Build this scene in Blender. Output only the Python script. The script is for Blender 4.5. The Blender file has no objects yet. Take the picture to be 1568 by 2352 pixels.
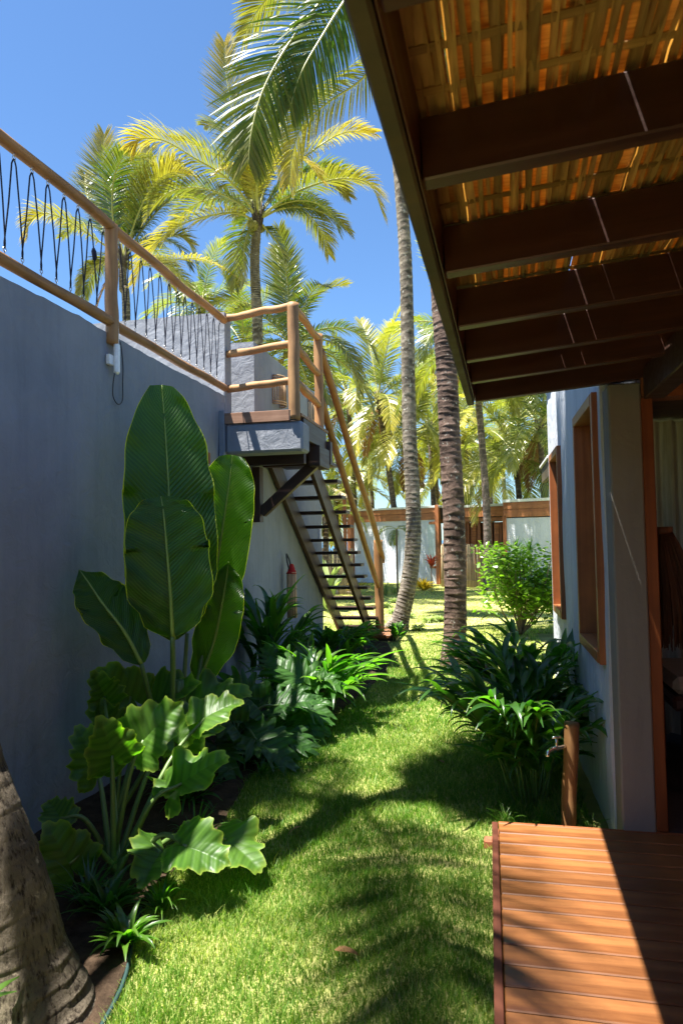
import bpy, bmesh, math, random
import numpy as np
from mathutils import Vector, Matrix, noise as mnoise
R = math.radians
random.seed(7); rng = np.random.default_rng(7)
S = bpy.context.scene
COL = S.collection

# ------------------------------------------------------------------ camera
CAM_H = 1.6
yaw, pitch, roll = R(12.1), R(2.5), R(-1.0)
fw = Vector((-math.sin(yaw)*math.cos(pitch), math.cos(yaw)*math.cos(pitch), math.sin(pitch)))
rt = Vector((math.cos(yaw), math.sin(yaw), 0)); up = rt.cross(fw)
rt2 = rt*math.cos(roll)+up*math.sin(roll); up2 = -rt*math.sin(roll)+up*math.cos(roll)
camd = bpy.data.cameras.new('camera'); cam = bpy.data.objects.new('camera', camd); COL.objects.link(cam)
cam.matrix_world = Matrix(((rt2.x, up2.x, -fw.x, 0), (rt2.y, up2.y, -fw.y, 0), (rt2.z, up2.z, -fw.z, CAM_H), (0, 0, 0, 1)))
camd.sensor_fit = 'VERTICAL'; camd.sensor_height = 36; camd.sensor_width = 24; camd.lens = 24
camd.clip_start = 0.05; camd.clip_end = 6000
camd.dof.use_dof = True; camd.dof.focus_distance = 7.5; camd.dof.aperture_fstop = 7.0
S.camera = cam
# ------------------------------------------------------------------ light
SUN = Vector((-0.28, -0.185, 1.0)).normalized()          # towards the sun
w = bpy.data.worlds.new('World'); S.world = w; w.use_nodes = True
nt = w.node_tree; nt.nodes.clear()
sky = nt.nodes.new('ShaderNodeTexSky'); sky.sky_type = 'NISHITA'; sky.sun_disc = False
sky.sun_elevation = math.asin(SUN.z); sky.sun_rotation = math.atan2(SUN.x, SUN.y)
sky.air_density = 1.0; sky.dust_density = 0.25; sky.ozone_density = 3.5
bg = nt.nodes.new('ShaderNodeBackground'); bg.inputs[1].default_value = 0.052
wo = nt.nodes.new('ShaderNodeOutputWorld')
tintn = nt.nodes.new('ShaderNodeMix'); tintn.data_type = 'RGBA'; tintn.blend_type = 'MULTIPLY'; tintn.inputs[0].default_value = 1
tintn.inputs[7].default_value = (.70, .89, 1.04, 1); nt.links.new(sky.outputs[0], tintn.inputs[6]); nt.links.new(tintn.outputs[2], bg.inputs[0]); nt.links.new(bg.outputs[0], wo.inputs[0])
sl = bpy.data.lights.new('sun', 'SUN'); sl.energy = 5.0; sl.angle = R(0.53); sl.color = (1.0, 0.96, 0.88)
so = bpy.data.objects.new('sun', sl); COL.objects.link(so)
so.rotation_euler = SUN.to_track_quat('Z', 'Y').to_euler()
S.view_settings.view_transform = 'Standard'; S.view_settings.look = 'None'
S.view_settings.exposure = 2.1; S.view_settings.gamma = 1.0
S.view_settings.use_curve_mapping = False

# ------------------------------------------------------------------ placing helpers
def ray(x, y):                      # a point of the 1568 x 2352 photograph to a direction
    return rt2*((x-784)/1568) - up2*((y-1176)/1568) + fw
def at(x, y, ax, v):                # ... to the point where it meets the plane X, Y or Z = v
    r = ray(x, y); i = 'XYZ'.index(ax); o = Vector((0, 0, CAM_H))
    return o + r*((v-o[i])/r[i])

WL = {}                             # world location of every object
def link(o, parent=None, loc=(0, 0, 0)):
    COL.objects.link(o); loc = Vector(loc); WL[o.name] = loc
    if parent is not None:
        o.parent = parent; o.location = loc - WL[parent.name]
    else: o.location = loc
    return o
def tag(o, label=None, cat=None, group=None, kind=None):
    if label: o['label'] = label
    if cat: o['category'] = cat
    if group: o['group'] = group
    if kind: o['kind'] = kind
    return o
def thing(name, label, cat, loc=(0, 0, 0), group=None):
    o = bpy.data.objects.new(name, None); o.empty_display_size = .1
    link(o, None, loc); return tag(o, label, cat, group)
def mesh_of(name, verts, faces, mats, smooth=False, mi=None):
    me = bpy.data.meshes.new(name); me.from_pydata([tuple(v) for v in verts], [], faces)
    for m in (mats if isinstance(mats, (list, tuple)) else [mats]): me.materials.append(m)
    if mi: me.polygons.foreach_set('material_index', mi)
    if smooth: me.polygons.foreach_set('use_smooth', [True]*len(me.polygons))
    me.update(); return me
def obj(name, me, parent=None, loc=(0, 0, 0), rot=None, scale=None):
    o = bpy.data.objects.new(name, me); link(o, parent, loc)
    if rot is not None: o.rotation_euler = rot
    if scale is not None: o.scale = scale if hasattr(scale, '__len__') else (scale,)*3
    return o
BOXC = {}
def box_mesh(d, mat, bev):
    key = (round(d[0], 4), round(d[1], 4), round(d[2], 4), mat.name, bev)
    if key in BOXC: return BOXC[key]
    bm = bmesh.new(); bmesh.ops.create_cube(bm, size=1)
    bmesh.ops.scale(bm, vec=d, verts=bm.verts)
    if bev: bmesh.ops.bevel(bm, geom=bm.edges[:], offset=bev, segments=1, affect='EDGES', profile=.5)
    me = bpy.data.meshes.new('board'); bm.to_mesh(me); bm.free(); me.materials.append(mat)
    BOXC[key] = me; return me
def box(name, lo, hi, mat, parent=None, bev=.004, rz=0):
    lo = Vector(lo); hi = Vector(hi); c = (lo+hi)/2; d = hi-lo
    return obj(name, box_mesh(tuple(abs(v) for v in d), mat, bev), parent, c, (0, 0, rz))
def beam(name, a, b, wx, wz, mat, parent=None, bev=.005, side=None):
    """a board from a to b, wx wide (horizontal) and wz high"""
    a = Vector(a); b = Vector(b); d = (b-a); L = d.length; d.normalize()
    s = Vector(side) if side is not None else d.cross(Vector((0, 0, 1)))
    if s.length < 1e-3: s = Vector((1, 0, 0))
    s = (s-d*s.dot(d)).normalized(); u = s.cross(d)
    o = obj(name, box_mesh((L, wx, wz), mat, bev), parent, (a+b)/2)
    o.rotation_euler = Matrix((d, s, u)).transposed().to_euler(); return o
def catmull(pts, n):
    P = [Vector(p) for p in pts]; P = [P[0]*2-P[1]]+P+[P[-1]*2-P[-2]]; out = []
    m = len(P)-3
    for i in range(n+1):
        t = i/n*m; k = min(int(t), m-1); f = t-k; a, b, c, d = P[k:k+4]
        out.append(.5*((2*b)+(c-a)*f+(2*a-5*b+4*c-d)*f*f+(3*b-a-3*c+d)*f**3))
    return out
def lerp_list(vals, t):
    x = t*(len(vals)-1); k = min(int(x), len(vals)-2); f = x-k
    return vals[k]*(1-f)+vals[k+1]*f
def tube_data(path, rad, seg=10, wob=0, seed=0, cap=True, ring_fn=None):
    V = []; F = []; n = len(path); N = None
    for i, p in enumerate(path):
        T = (path[min(i+1, n-1)]-path[max(i-1, 0)]).normalized()
        if N is None: N = T.orthogonal().normalized()
        N = (N-T*N.dot(T)).normalized(); B = T.cross(N)
        r = rad(i/(n-1)) if callable(rad) else rad
        for j in range(seg):
            a = 2*math.pi*j/seg; rr = r
            if wob: rr *= 1+wob*mnoise.noise(Vector((math.cos(a)*1.2+seed, math.sin(a)*1.2, i/n*6+seed)))
            if ring_fn: rr *= ring_fn(i, a)
            V.append(p+(N*math.cos(a)+B*math.sin(a))*rr)
    for i in range(n-1):
        for j in range(seg):
            k = (j+1) % seg; F.append((i*seg+j, i*seg+k, (i+1)*seg+k, (i+1)*seg+j))
    if cap:
        F.append(tuple(range(seg-1, -1, -1))); F.append(tuple((n-1)*seg+j for j in range(seg)))
    return V, F
def tube(name, pts, rad, mat, parent=None, n=12, seg=10, wob=0, seed=0):
    path = catmull(pts, n) if len(pts) > 2 or n > 1 else [Vector(p) for p in pts]
    V, F = tube_data(path, rad, seg, wob, seed)
    return obj(name, mesh_of(name, V, F, mat, True), parent)
def merge(parts):
    V = []; F = []
    for v, f in parts:
        k = len(V); V += list(v); F += [tuple(i+k for i in q) for q in f]
    return V, F
def log(name, a, b, r, mat, parent, wob=.18, seed=0, sag=.012):
    a = Vector(a); b = Vector(b); rr = random.Random(seed)
    pts = [a.lerp(b, t)+Vector([rr.uniform(-sag, sag) for _ in range(3)])*(0 if t in (0, 1) else 1) for t in (0, .2, .4, .6, .8, 1)]
    V, F = tube_data(catmull(pts, 26), r, 14, wob, seed)
    return obj(name, mesh_of(name, V, F, mat, True), parent)

# ------------------------------------------------------------------ materials
def new_mat(name):
    m = bpy.data.materials.new(name); m.use_nodes = True; t = m.node_tree; t.nodes.clear()
    out = t.nodes.new('ShaderNodeOutputMaterial'); return m, t, out
def N(t, typ, **kw):
    n = t.nodes.new(typ)
    for k, v in kw.items():
        if k in n.inputs.keys() if isinstance(k, str) else False: n.inputs[k].default_value = v
        else: setattr(n, k, v)
    return n
def ramp(t, fac, stops):
    r = t.nodes.new('ShaderNodeValToRGB'); e = r.color_ramp.elements
    while len(e) < len(stops): e.new(.5)
    for i, (p, c) in enumerate(stops): e[i].position = p; e[i].color = (*c, 1)
    t.links.new(fac, r.inputs[0]); return r.outputs[0]
def coords(t, scale=(1, 1, 1), kind='Object'):
    tc = t.nodes.new('ShaderNodeTexCoord'); mp = t.nodes.new('ShaderNodeMapping'); mp.inputs['Scale'].default_value = scale
    t.links.new(tc.outputs[kind], mp.inputs[0]); return mp.outputs[0]
def nz(t, vec, scale, detail=6, rough=.6, dist=0):
    n = t.nodes.new('ShaderNodeTexNoise'); n.inputs['Scale'].default_value = scale; n.inputs['Detail'].default_value = detail
    n.inputs['Roughness'].default_value = rough; n.inputs['Distortion'].default_value = dist
    if vec is not None: t.links.new(vec, n.inputs['Vector'])
    return n.outputs['Fac']
def mixc(t, fac, a, b, mode='MIX'):
    m = t.nodes.new('ShaderNodeMix'); m.data_type = 'RGBA'; m.blend_type = mode
    for s, v in ((m.inputs[0], fac), (m.inputs[6], a), (m.inputs[7], b)):
        if hasattr(v, 'links'): t.links.new(v, s)
        elif isinstance(v, (int, float)): s.default_value = v
        else: s.default_value = (*v, 1)
    return m.outputs[2]
def math_(t, op, a, b=0, c=0):
    m = t.nodes.new('ShaderNodeMath'); m.operation = op
    for s, v in zip(m.inputs, (a, b, c)):
        if hasattr(v, 'links'): t.links.new(v, s)
        else: s.default_value = v
    return m.outputs[0]
def bump(t, h, strength=.5, dist=.01, nrm=None):
    b = t.nodes.new('ShaderNodeBump'); b.inputs['Strength'].default_value = strength; b.inputs['Distance'].default_value = dist
    t.links.new(h, b.inputs['Height'])
    if nrm is not None: t.links.new(nrm, b.inputs['Normal'])
    return b.outputs[0]
def principled(t, col, rough=.6, spec=.5, nrm=None, metal=0):
    p = t.nodes.new('ShaderNodeBsdfPrincipled')
    if hasattr(col, 'links'): t.links.new(col, p.inputs['Base Color'])
    else: p.inputs['Base Color'].default_value = (*col, 1)
    if hasattr(rough, 'links'): t.links.new(rough, p.inputs['Roughness'])
    else: p.inputs['Roughness'].default_value = rough
    p.inputs['Specular IOR Level'].default_value = spec; p.inputs['Metallic'].default_value = metal
    if nrm is not None: t.links.new(nrm, p.inputs['Normal'])
    return p.outputs[0]
def finish(t, out, sh): t.links.new(sh, out.inputs[0])
def objrand(t):
    return t.nodes.new('ShaderNodeObjectInfo').outputs['Random']

def wood(name, c1, c2, axis, rough=.5, spec=.4, var=.3, grain=22, bstr=.25, dark=None):
    m, t, out = new_mat(name)
    sc = [grain]*3; sc['XYZ'.index(axis)] = grain*.055
    v = coords(t, sc); f = nz(t, v, 1.0, 8, .65, .6)
    c = ramp(t, f, [(.3, c1), (.55, [(a+b)/2 for a, b in zip(c1, c2)]), (.75, c2)])
    big = nz(t, coords(t, (1.3, 1.3, 1.3)), 2.2, 4)
    k = dark or [x*.45 for x in c1]
    c = mixc(t, ramp(t, big, [(.45, (0, 0, 0)), (.75, (.55, .55, .55))]), c, k)
    r = objrand(t); v1 = math_(t, 'MULTIPLY_ADD', r, var*2, 1-var)
    hs = t.nodes.new('ShaderNodeHueSaturation'); t.links.new(c, hs.inputs['Color']); t.links.new(v1, hs.inputs['Value'])
    finish(t, out, principled(t, hs.outputs[0], ramp(t, f, [(.3, (rough-.1,)*3), (.8, (min(1, rough+.2),)*3)]), spec, bump(t, f, bstr, .004)))
    return m
LOGC = ((.22, .105, .042), (.46, .27, .115))
LOGX = wood('log_wood_x', *LOGC, 'X', .6, .3, .12, 16, .5)
LOGY = wood('log_wood_y', (.19, .085, .032), (.42, .225, .09), 'Y', .6, .3, .12, 16, .5)
LOGZ = wood('log_wood_z', (.20, .095, .04), (.44, .255, .11), 'Z', .6, .3, .12, 16, .5)
RAILY = wood('orange_log', (.20, .075, .018), (.36, .17, .045), 'Y', .5, .4, .12, 14, .5)
NEWEL = wood('brown_log', (.17, .075, .026), (.33, .18, .07), 'Z', .6, .3, .1, 16, .4)
DARKY = wood('dark_wood_y', (.028, .012, .008), (.07, .03, .018), 'Y', .45, .5, .2)
DARKX = wood('dark_wood_x', (.026, .010, .007), (.062, .024, .014), 'X', .42, .55, .2)
DARKZ = wood('dark_wood_z', (.035, .014, .009), (.08, .033, .02), 'Z', .45, .5, .2)
STRING = wood('stringer_wood', (.045, .022, .011), (.12, .068, .036), 'X', .42, .35, .12, 10, .3)
RAFT = wood('rafter_wood', (.026, .007, .004), (.070, .019, .008), 'X', .42, .55, .2)
EAVE = wood('eave_wood', (.045, .036, .022), (.10, .078, .045), 'Y', .6, .3, .1, 14, .3)
DECK = wood('deck_wood', (.085, .027, .009), (.29, .115, .032), 'X', .40, .5, .2, 13, .2)
REDX = wood('red_wood_x', (.16, .045, .014), (.33, .12, .045), 'X', .5, .4, .22, 12, .2)
REDZ = wood('red_wood_z', (.19, .050, .012), (.42, .14, .038), 'Z', .45, .45, .12, 12, .2)
REDY = wood('red_wood_y', (.18, .055, .016), (.38, .15, .05), 'Y', .45, .45, .12, 12, .2)
FARX = wood('far_wood_x', (.26, .085, .03), (.52, .22, .09), 'X', .5, .3, .2, 6, .2)  # lighter, more orange base colour than the red wood, for the far house
FARZ = wood('far_wood_z', (.24, .08, .03), (.46, .18, .07), 'Z', .5, .3, .15, 6, .2)
FASC = wood('pale_fascia_wood', (.20, .105, .065), (.38, .23, .16), 'X', .7, .2, .1, 14, .2)

def plaster(name, c, dc, bs=.35, scale=1., streak=False):
    m, t, out = new_mat(name)
    v = coords(t); a = nz(t, v, 1.3*scale, 8, .6); b = nz(t, v, 7*scale, 6, .6, .6); fine = nz(t, v, 60, 4, .6)
    sv = nz(t, coords(t, (5, 5, .5)), 1.4, 6, .6)
    col = ramp(t, a, [(.3, [x*(1-dc) for x in c]), (.7, [x*(1+dc*.6) for x in c])])
    col = mixc(t, ramp(t, sv, [(.45, (0, 0, 0)), (.75, (.55, .55, .55))]), col, [x*.72 for x in c])
    col = mixc(t, ramp(t, b, [(.55, (0, 0, 0)), (.8, (.3, .3, .3))]), col, [x*1.18 for x in c])
    ww = nz(t, coords(t, (1.2, 1.2, .22)), 2.6, 7, .7, 1.2)
    col = mixc(t, ramp(t, ww, [(.56, (0, 0, 0)), (.66, (.35, .35, .35)), (.72, (0, 0, 0))]), col, [x*.62 for x in c])
    n1 = bump(t, b, min(1, bs*1.7), .025); n2 = bump(t, fine, bs*.5, .002, n1)
    if streak: n2 = bump(t, nz(t, coords(t, (9, 9, .35)), 1.2, 4, .5), .5, .02, n2)
    finish(t, out, principled(t, col, .85, .2, n2)); return m
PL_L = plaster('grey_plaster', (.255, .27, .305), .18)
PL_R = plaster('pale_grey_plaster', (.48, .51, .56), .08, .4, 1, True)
PL_COL = plaster('column_plaster', (.19, .18, .165), .06, .2)
PL_FAR = plaster('far_plaster', (.60, .62, .66), .06, .6, 1.6)
def plain(name, c, rough=.5, spec=.5, metal=0, var=.1, scale=30):
    m, t, out = new_mat(name); f = nz(t, coords(t), scale, 4)
    col = ramp(t, f, [(.3, [x*(1-var) for x in c]), (.7, [min(1, x*(1+var)) for x in c])])
    finish(t, out, principled(t, col, rough, spec, None, metal)); return m
WHITE = plain('white_plastic', (.8, .8, .8), .35)
ROPE = plain('dark_blue_rope', (.018, .02, .035), .85, .2, 0, .4, 300)
STEEL = plain('galvanised_steel', (.45, .44, .42), .4, .5, .8, .2)
CHROME = plain('chrome', (.75, .75, .75), .12, .5, 1, .03)
BLACKP = plain('black_plastic', (.02, .02, .022), .5)
GREYR = plain('roof_flashing', (.62, .62, .60), .6)
REDF = plain('red_cloth', (.4, .02, .02), .8, .2)
TEAL = plain('teal_edging', (.006, .03, .028), .7)
BRICK = plain('terracotta', (.30, .10, .05), .8, .2, 0, .3, 25)
STONE = plain('stone', (.33, .26, .2), .9, .2, 0, .3, 12)
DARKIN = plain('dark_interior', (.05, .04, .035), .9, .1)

def leafmat(name, dark, light, yellow=None, rough=.38, trans=.4, spec=.5, veins=None, tcol=None):
    """leaf: glossy face over a translucent body; 'tint' runs from base to tip; UV (u across, v along)"""
    m, t, out = new_mat(name)
    r = objrand(t); n = nz(t, coords(t), 3.0, 3)
    a = math_(t, 'ADD', math_(t, 'MULTIPLY', r, .6), math_(t, 'MULTIPLY', n, .5))
    col = mixc(t, a, dark, light)
    if yellow:
        at_ = t.nodes.new('ShaderNodeAttribute'); at_.attribute_name = 'tint'
        col = mixc(t, at_.outputs['Fac'], col, yellow)
    nrm = None
    if veins:
        uv = t.nodes.new('ShaderNodeTexCoord'); sp = t.nodes.new('ShaderNodeSeparateXYZ'); t.links.new(uv.outputs['UV'], sp.inputs[0])
        au = math_(t, 'ABSOLUTE', math_(t, 'SUBTRACT', sp.outputs[0], .5))
        ph = math_(t, 'SUBTRACT', sp.outputs[1], math_(t, 'MULTIPLY', au, veins[1]))
        s = math_(t, 'SINE', math_(t, 'MULTIPLY', ph, veins[0]*6.283))
        s2 = math_(t, 'SINE', math_(t, 'MULTIPLY', ph, veins[0]*2.17*6.283))
        h = math_(t, 'MULTIPLY_ADD', s2, .4, s)
        col = mixc(t, ramp(t, math_(t, 'MULTIPLY_ADD', h, .35, .5), [(.1, (0, 0, 0)), (.9, (.4, .4, .4))]), col, [min(1, x*1.7) for x in light])
        rib = math_(t, 'LESS_THAN', au, .012)
        nrm = bump(t, h, veins[2], .006)
        edge = math_(t, 'GREATER_THAN', au, .488)
        col = mixc(t, edge, col, (.35, .38, .04))
    p = principled(t, col, rough, spec, nrm)
    tr = t.nodes.new('ShaderNodeBsdfTranslucent')
    tc = mixc(t, 1.0, col, tcol or (2.6, 3.4, .9), 'MULTIPLY'); t.links.new(tc, tr.inputs[0])
    if nrm is not None: t.links.new(nrm, tr.inputs['Normal'])
    mx = t.nodes.new('ShaderNodeMixShader'); mx.inputs[0].default_value = trans
    t.links.new(p, mx.inputs[1]); t.links.new(tr.outputs[0], mx.inputs[2]); finish(t, out, mx.outputs[0]); return m
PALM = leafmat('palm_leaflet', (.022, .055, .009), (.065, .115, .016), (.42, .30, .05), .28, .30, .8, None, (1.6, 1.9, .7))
PALMD = leafmat('dark_palm_leaflet', (.018, .045, .008), (.05, .10, .014), (.36, .26, .04), .42, .36, .35, None, (1.9, 2.4, .7))  # darker green, less glossy leaflet for two big fronds of the left tall palm
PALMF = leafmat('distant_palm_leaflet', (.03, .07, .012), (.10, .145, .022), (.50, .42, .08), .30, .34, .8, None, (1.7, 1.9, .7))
RACH = plain('palm_rachis', (.30, .30, .09), .5, .5)
BANANA = leafmat('banana_leaf', (.014, .05, .006), (.034, .085, .010), None, .3, .5, .5, (48, .35, .35), (4.2, 4.4, .8))
MIDRIB = plain('leaf_midrib', (.22, .32, .05), .4)
EAR = leafmat('elephant_ear_leaf', (.025, .08, .010), (.062, .13, .014), (.24, .30, .04), .44, .42, .4, (6, .61, .16), (2.4, 3.4, .7))
EARD = leafmat('dark_lobed_leaf', (.012, .045, .010), (.035, .09, .016), None, .42, .36, .3, (7, .61, .3), (2.2, 3.4, .8))
STEM = plain('green_stem', (.10, .17, .04), .4)
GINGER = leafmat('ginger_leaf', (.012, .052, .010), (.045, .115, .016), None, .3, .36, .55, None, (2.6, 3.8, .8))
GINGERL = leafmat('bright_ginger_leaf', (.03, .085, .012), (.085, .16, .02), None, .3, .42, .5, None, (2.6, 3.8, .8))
SHRUB = leafmat('round_shrub_leaf', (.055, .13, .012), (.20, .28, .03), None, .3, .4, .5, None, (2.2, 2.8, .6))
YEL = leafmat('yellow_leaf', (.30, .22, .02), (.55, .42, .03), None, .4, .4, .4, None, (1.6, 1.6, .8))
REDL = leafmat('red_leaf', (.22, .03, .02), (.38, .07, .03), None, .4, .3, .4, None, (1.6, 1.2, .8))
PALEL = leafmat('pale_leaf', (.16, .22, .08), (.3, .36, .14), None, .45, .35, .4, None, (1.6, 1.8, .9))
DEAD = leafmat('dead_palm_leaflet', (.16, .08, .03), (.30, .17, .07), None, .7, .25, .2, None, (1.4, 1.1, .7))
NUT = plain('coconut_husk', (.16, .15, .03), .6)
TWIG = plain('twig_bark', (.16, .12, .08), .9, .1)
def straw(name, c1, c2, axis='Z', trans=0):
    m, t, out = new_mat(name); sc = [60]*3; sc['XYZ'.index(axis)] = 2.5
    f = nz(t, coords(t, sc), 1, 5); r = objrand(t)
    col = mixc(t, ramp(t, f, [(.3, (0, 0, 0)), (.7, (1, 1, 1))]), c1, c2)
    hs = t.nodes.new('ShaderNodeHueSaturation'); t.links.new(col, hs.inputs['Color']); t.links.new(math_(t, 'MULTIPLY_ADD', r, .9, .5), hs.inputs['Value'])
    p = principled(t, hs.outputs[0], .5, .4, bump(t, f, .4, .003))
    if trans:
        tr = t.nodes.new('ShaderNodeBsdfTranslucent'); t.links.new(mixc(t, 1.0, hs.outputs[0], (1.55, 1.15, .5), 'MULTIPLY'), tr.inputs[0])
        mx = t.nodes.new('ShaderNodeMixShader'); mx.inputs[0].default_value = trans
        t.links.new(p, mx.inputs[1]); t.links.new(tr.outputs[0], mx.inputs[2]); p = mx.outputs[0]
    finish(t, out, p); return m
REED = straw('reed', (.28, .19, .10), (.50, .38, .22))
RATTAN = straw('rattan', (.34, .20, .10), (.62, .42, .24))
BAMB = straw('split_bamboo', (.16, .085, .024), (.44, .28, .10), 'Y', .24)
BAMBX = straw('bamboo_cross_slat', (.16, .085, .024), (.34, .20, .065), 'X', .2)
TASSEL = straw('dark_straw', (.10, .045, .022), (.20, .10, .05))

# bark
def bark(name, c1, c2, lich, ringsc, crack=False):
    m, t, out = new_mat(name)
    v = coords(t); a = nz(t, v, 9, 8, .7, .5); l = nz(t, v, 16, 5, .65, .3); big = nz(t, v, 2.2, 3)
    col = ramp(t, a, [(.3, c1), (.7, c2)])
    col = mixc(t, ramp(t, big, [(.42, (0, 0, 0)), (.62, (.7, .7, .7))]), col, [x*.45 for x in c1])
    col = mixc(t, ramp(t, l, [(.6, (0, 0, 0)), (.68, (.8, .8, .8))]), col, lich)
    ra = t.nodes.new('ShaderNodeAttribute'); ra.attribute_name = 'tint'
    col = mixc(t, math_(t, 'MULTIPLY', ra.outputs['Fac'], 0.2 if crack else 1.3), col, [min(1, x*1.45) for x in c2])
    vs = nz(t, coords(t, (60, 60, 4 if crack else 22)), 1, 6, .7)
    if crack: col = mixc(t, ramp(t, vs, [(.36, (1, 1, 1)), (.5, (0, 0, 0))]), col, (.02, .014, .01))
    finish(t, out, principled(t, col, .9, .15, bump(t, vs, .9, .012, bump(t, a, .7, .02)))); return m
BARKA = bark('grey_palm_bark', (.06, .045, .033), (.27, .23, .185), (.55, .54, .48), 8)
BARKB = bark('brown_palm_bark', (.030, .018, .013), (.20, .135, .105), (.46, .46, .40), 8)
BARK0 = bark('rough_palm_bark', (.085, .068, .048), (.22, .18, .13), (.34, .28, .2), 8, True)
BARKF = bark('far_palm_bark', (.08, .06, .05), (.18, .14, .12), (.3, .28, .25), 8)

# ------------------------------------------------------------------ ground
m, t, out = new_mat('lawn_soil'); v = coords(t)
a = nz(t, v, .55, 5); b = nz(t, v, 14, 6)
c = mixc(t, ramp(t, a, [(.4, (0, 0, 0)), (.65, (1, 1, 1))]), (.12, .15, .035), (.46, .44, .16))
c = mixc(t, ramp(t, b, [(.4, (0, 0, 0)), (.7, (.6, .6, .6))]), c, (.34, .30, .12))
finish(t, out, principled(t, c, .95, .1, bump(t, b, .6, .03))); LAWN = m
m, t, out = new_mat('bed_soil'); v = coords(t); a = nz(t, v, 12, 8, .7)
finish(t, out, principled(t, ramp(t, a, [(.3, (.02, .013, .008)), (.7, (.085, .055, .035))]), .95, .1, bump(t, a, 1, .04))); SOIL = m
V = []; F = []; nx, ny = 60, 60
for j in range(ny+1):
    y = -6+ (j/ny)**2.2*360
    for i in range(nx+1):
        x = (i/nx-.5); x = math.copysign(abs(x)*2, x); x = math.copysign(abs(x)**2.2, x)*260
        h = .012*mnoise.noise(Vector((x*.6, y*.6, 0)))
        if y > 60: h -= (y-60)*.004
        V.append((x, y, h))
for j in range(ny):
    for i in range(nx): k = j*(nx+1)+i; F.append((k, k+1, k+nx+2, k+nx+1))
tag(obj('ground', mesh_of('ground', V, F, LAWN, True)), 'flat lawn ground running back to the far house', kind='structure')
m, t, out = new_mat('sea_water')
finish(t, out, principled(t, (.03, .12, .22), .25, .5, bump(t, nz(t, coords(t), .6, 5), .6, .3)))
tag(obj('sea', mesh_of('sea', [(-900, 110, .02), (900, 110, .02), (900, 2800, .02), (-900, 2800, .02)], [(0, 1, 2, 3)], m)), 'blue sea beyond the garden', kind='structure')
# soil bed along the left wall
bed = [(-2.5, -1), (-1.5, -1), (-1.27, 1.9), (-1.33, 2.3), (-1.46, 2.62), (-1.55, 3.0), (-1.5, 3.6), (-1.62, 4.4), (-1.5, 5.5), (-1.35, 6.6), (-1.25, 8.2), (-1.35, 9.6), (-1.6, 10.7), (-2.5, 10.8)]
def bed_x(y):
    for (x0, y0), (x1, y1) in zip(bed[1:-1], bed[2:]):
        if y0 <= y <= y1: return x0+(x1-x0)*(y-y0)/(y1-y0)
    return -2.5
V = []; F = []
for j in range(60):
    y = -1+j*.2
    for i in range(8):
        u = i/7; x = -2.5+(bed_x(min(y, 10.75))+2.5)*u
        V.append((x, min(y, 10.8), .02+.03*math.sin(u*math.pi)+.03*mnoise.noise(Vector((x*5, y*5, 3)))*(u < .95)))
for j in range(59):
    for i in range(7): k = j*8+i; F.append((k, k+1, k+9, k+8))
tag(obj('soil_bed', mesh_of('soil_bed', V, F, SOIL, True)), 'dark soil bed under the plants along the left wall', kind='structure')
box('garden_edging', (0, 0, 0), (.01, .01, .01), TEAL).hide_render = False
bpy.data.objects.remove(bpy.data.objects['garden_edging'])
ed = catmull([(-1.25, 1.6, .02), (-1.26, 1.9, .02), (-1.32, 2.28, .02), (-1.45, 2.6, .02), (-1.53, 2.8, .01)], 20)
V = []; F = []
for i, p in enumerate(ed):
    T = (ed[min(i+1, 20)]-ed[max(i-1, 0)]).normalized(); s = T.cross(Vector((0, 0, 1)))*.006
    V += [p-s, p+s, p+s+Vector((0, 0, .012)), p-s+Vector((0, 0, .012))]
for i in range(20):
    for a in range(4): b_ = (a+1) % 4; F.append((i*4+a, i*4+b_, (i+1)*4+b_, (i+1)*4+a))
tag(obj('garden_edging', mesh_of('garden_edging', V, F, TEAL, True)), 'teal plastic edging strip curving round the soil at the near palm', 'edging')

# grass blades
def grass_ok(x, y):
    if x < -1.9 and y < 10.8: return False
    if y < 10.8 and x < bed_x(y)-.0: return False
    if x > -.02 and y < 3.62: return False
    if x > .52 and 3.3 < y < 7: return False
    if x > .75 and 3.3 < y < 12: return False
    if -2.6 < x < -1.42 and 10.75 < y < 11.95: return False
    if (x+1.55)**2+(y-12.1)**2 < .06 or (x+.46)**2+(y-8.84)**2 < .03: return False
    return True
GX = []; 
def scatter(n, x0, x1, y0, y1, h, wd):
    xs = rng.uniform(x0, x1, n); ys = rng.uniform(y0, y1, n)
    for x, y in zip(xs, ys):
        if grass_ok(x, y): GX.append((x, y, h, wd))
scatter(66000, -1.9, .0, 1.9, 3.4, .031, .0036)
scatter(62000, -1.9, .6, 3.4, 5.4, .031, .004)
scatter(46000, -1.8, .6, 5.4, 8.5, .035, .006)
scatter(34000, -3.2, 1.2, 8.5, 13, .035, .009)
scatter(34000, -6.0, 3.5, 13, 26, .035, .018)
G = np.array(GX); n = len(G)
clump = np.array([mnoise.noise(Vector((x*3.1, y*3.1, 0)))+.6*mnoise.noise(Vector((x*9, y*9, 5))) for x, y in G[:, :2]])
dry = np.array([mnoise.noise(Vector((x*.9, y*.9, 9)))+.5*mnoise.noise(Vector((x*4, y*4, 2))) for x, y in G[:, :2]])
hh = G[:, 2]*(1+.55*clump)*rng.uniform(.6, 1.5, n)
hh *= np.where(rng.random(n) < .012, 2.0, 1)
hh = np.where(G[:, 1] > 10, hh*.55, hh)
az = rng.uniform(0, 2*np.pi, n); lean = rng.uniform(.1, 1.0, n)*hh*1.1
dx = np.cos(az); dy = np.sin(az); wx = -dy*G[:, 3]*.5; wy = dx*G[:, 3]*.5
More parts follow.
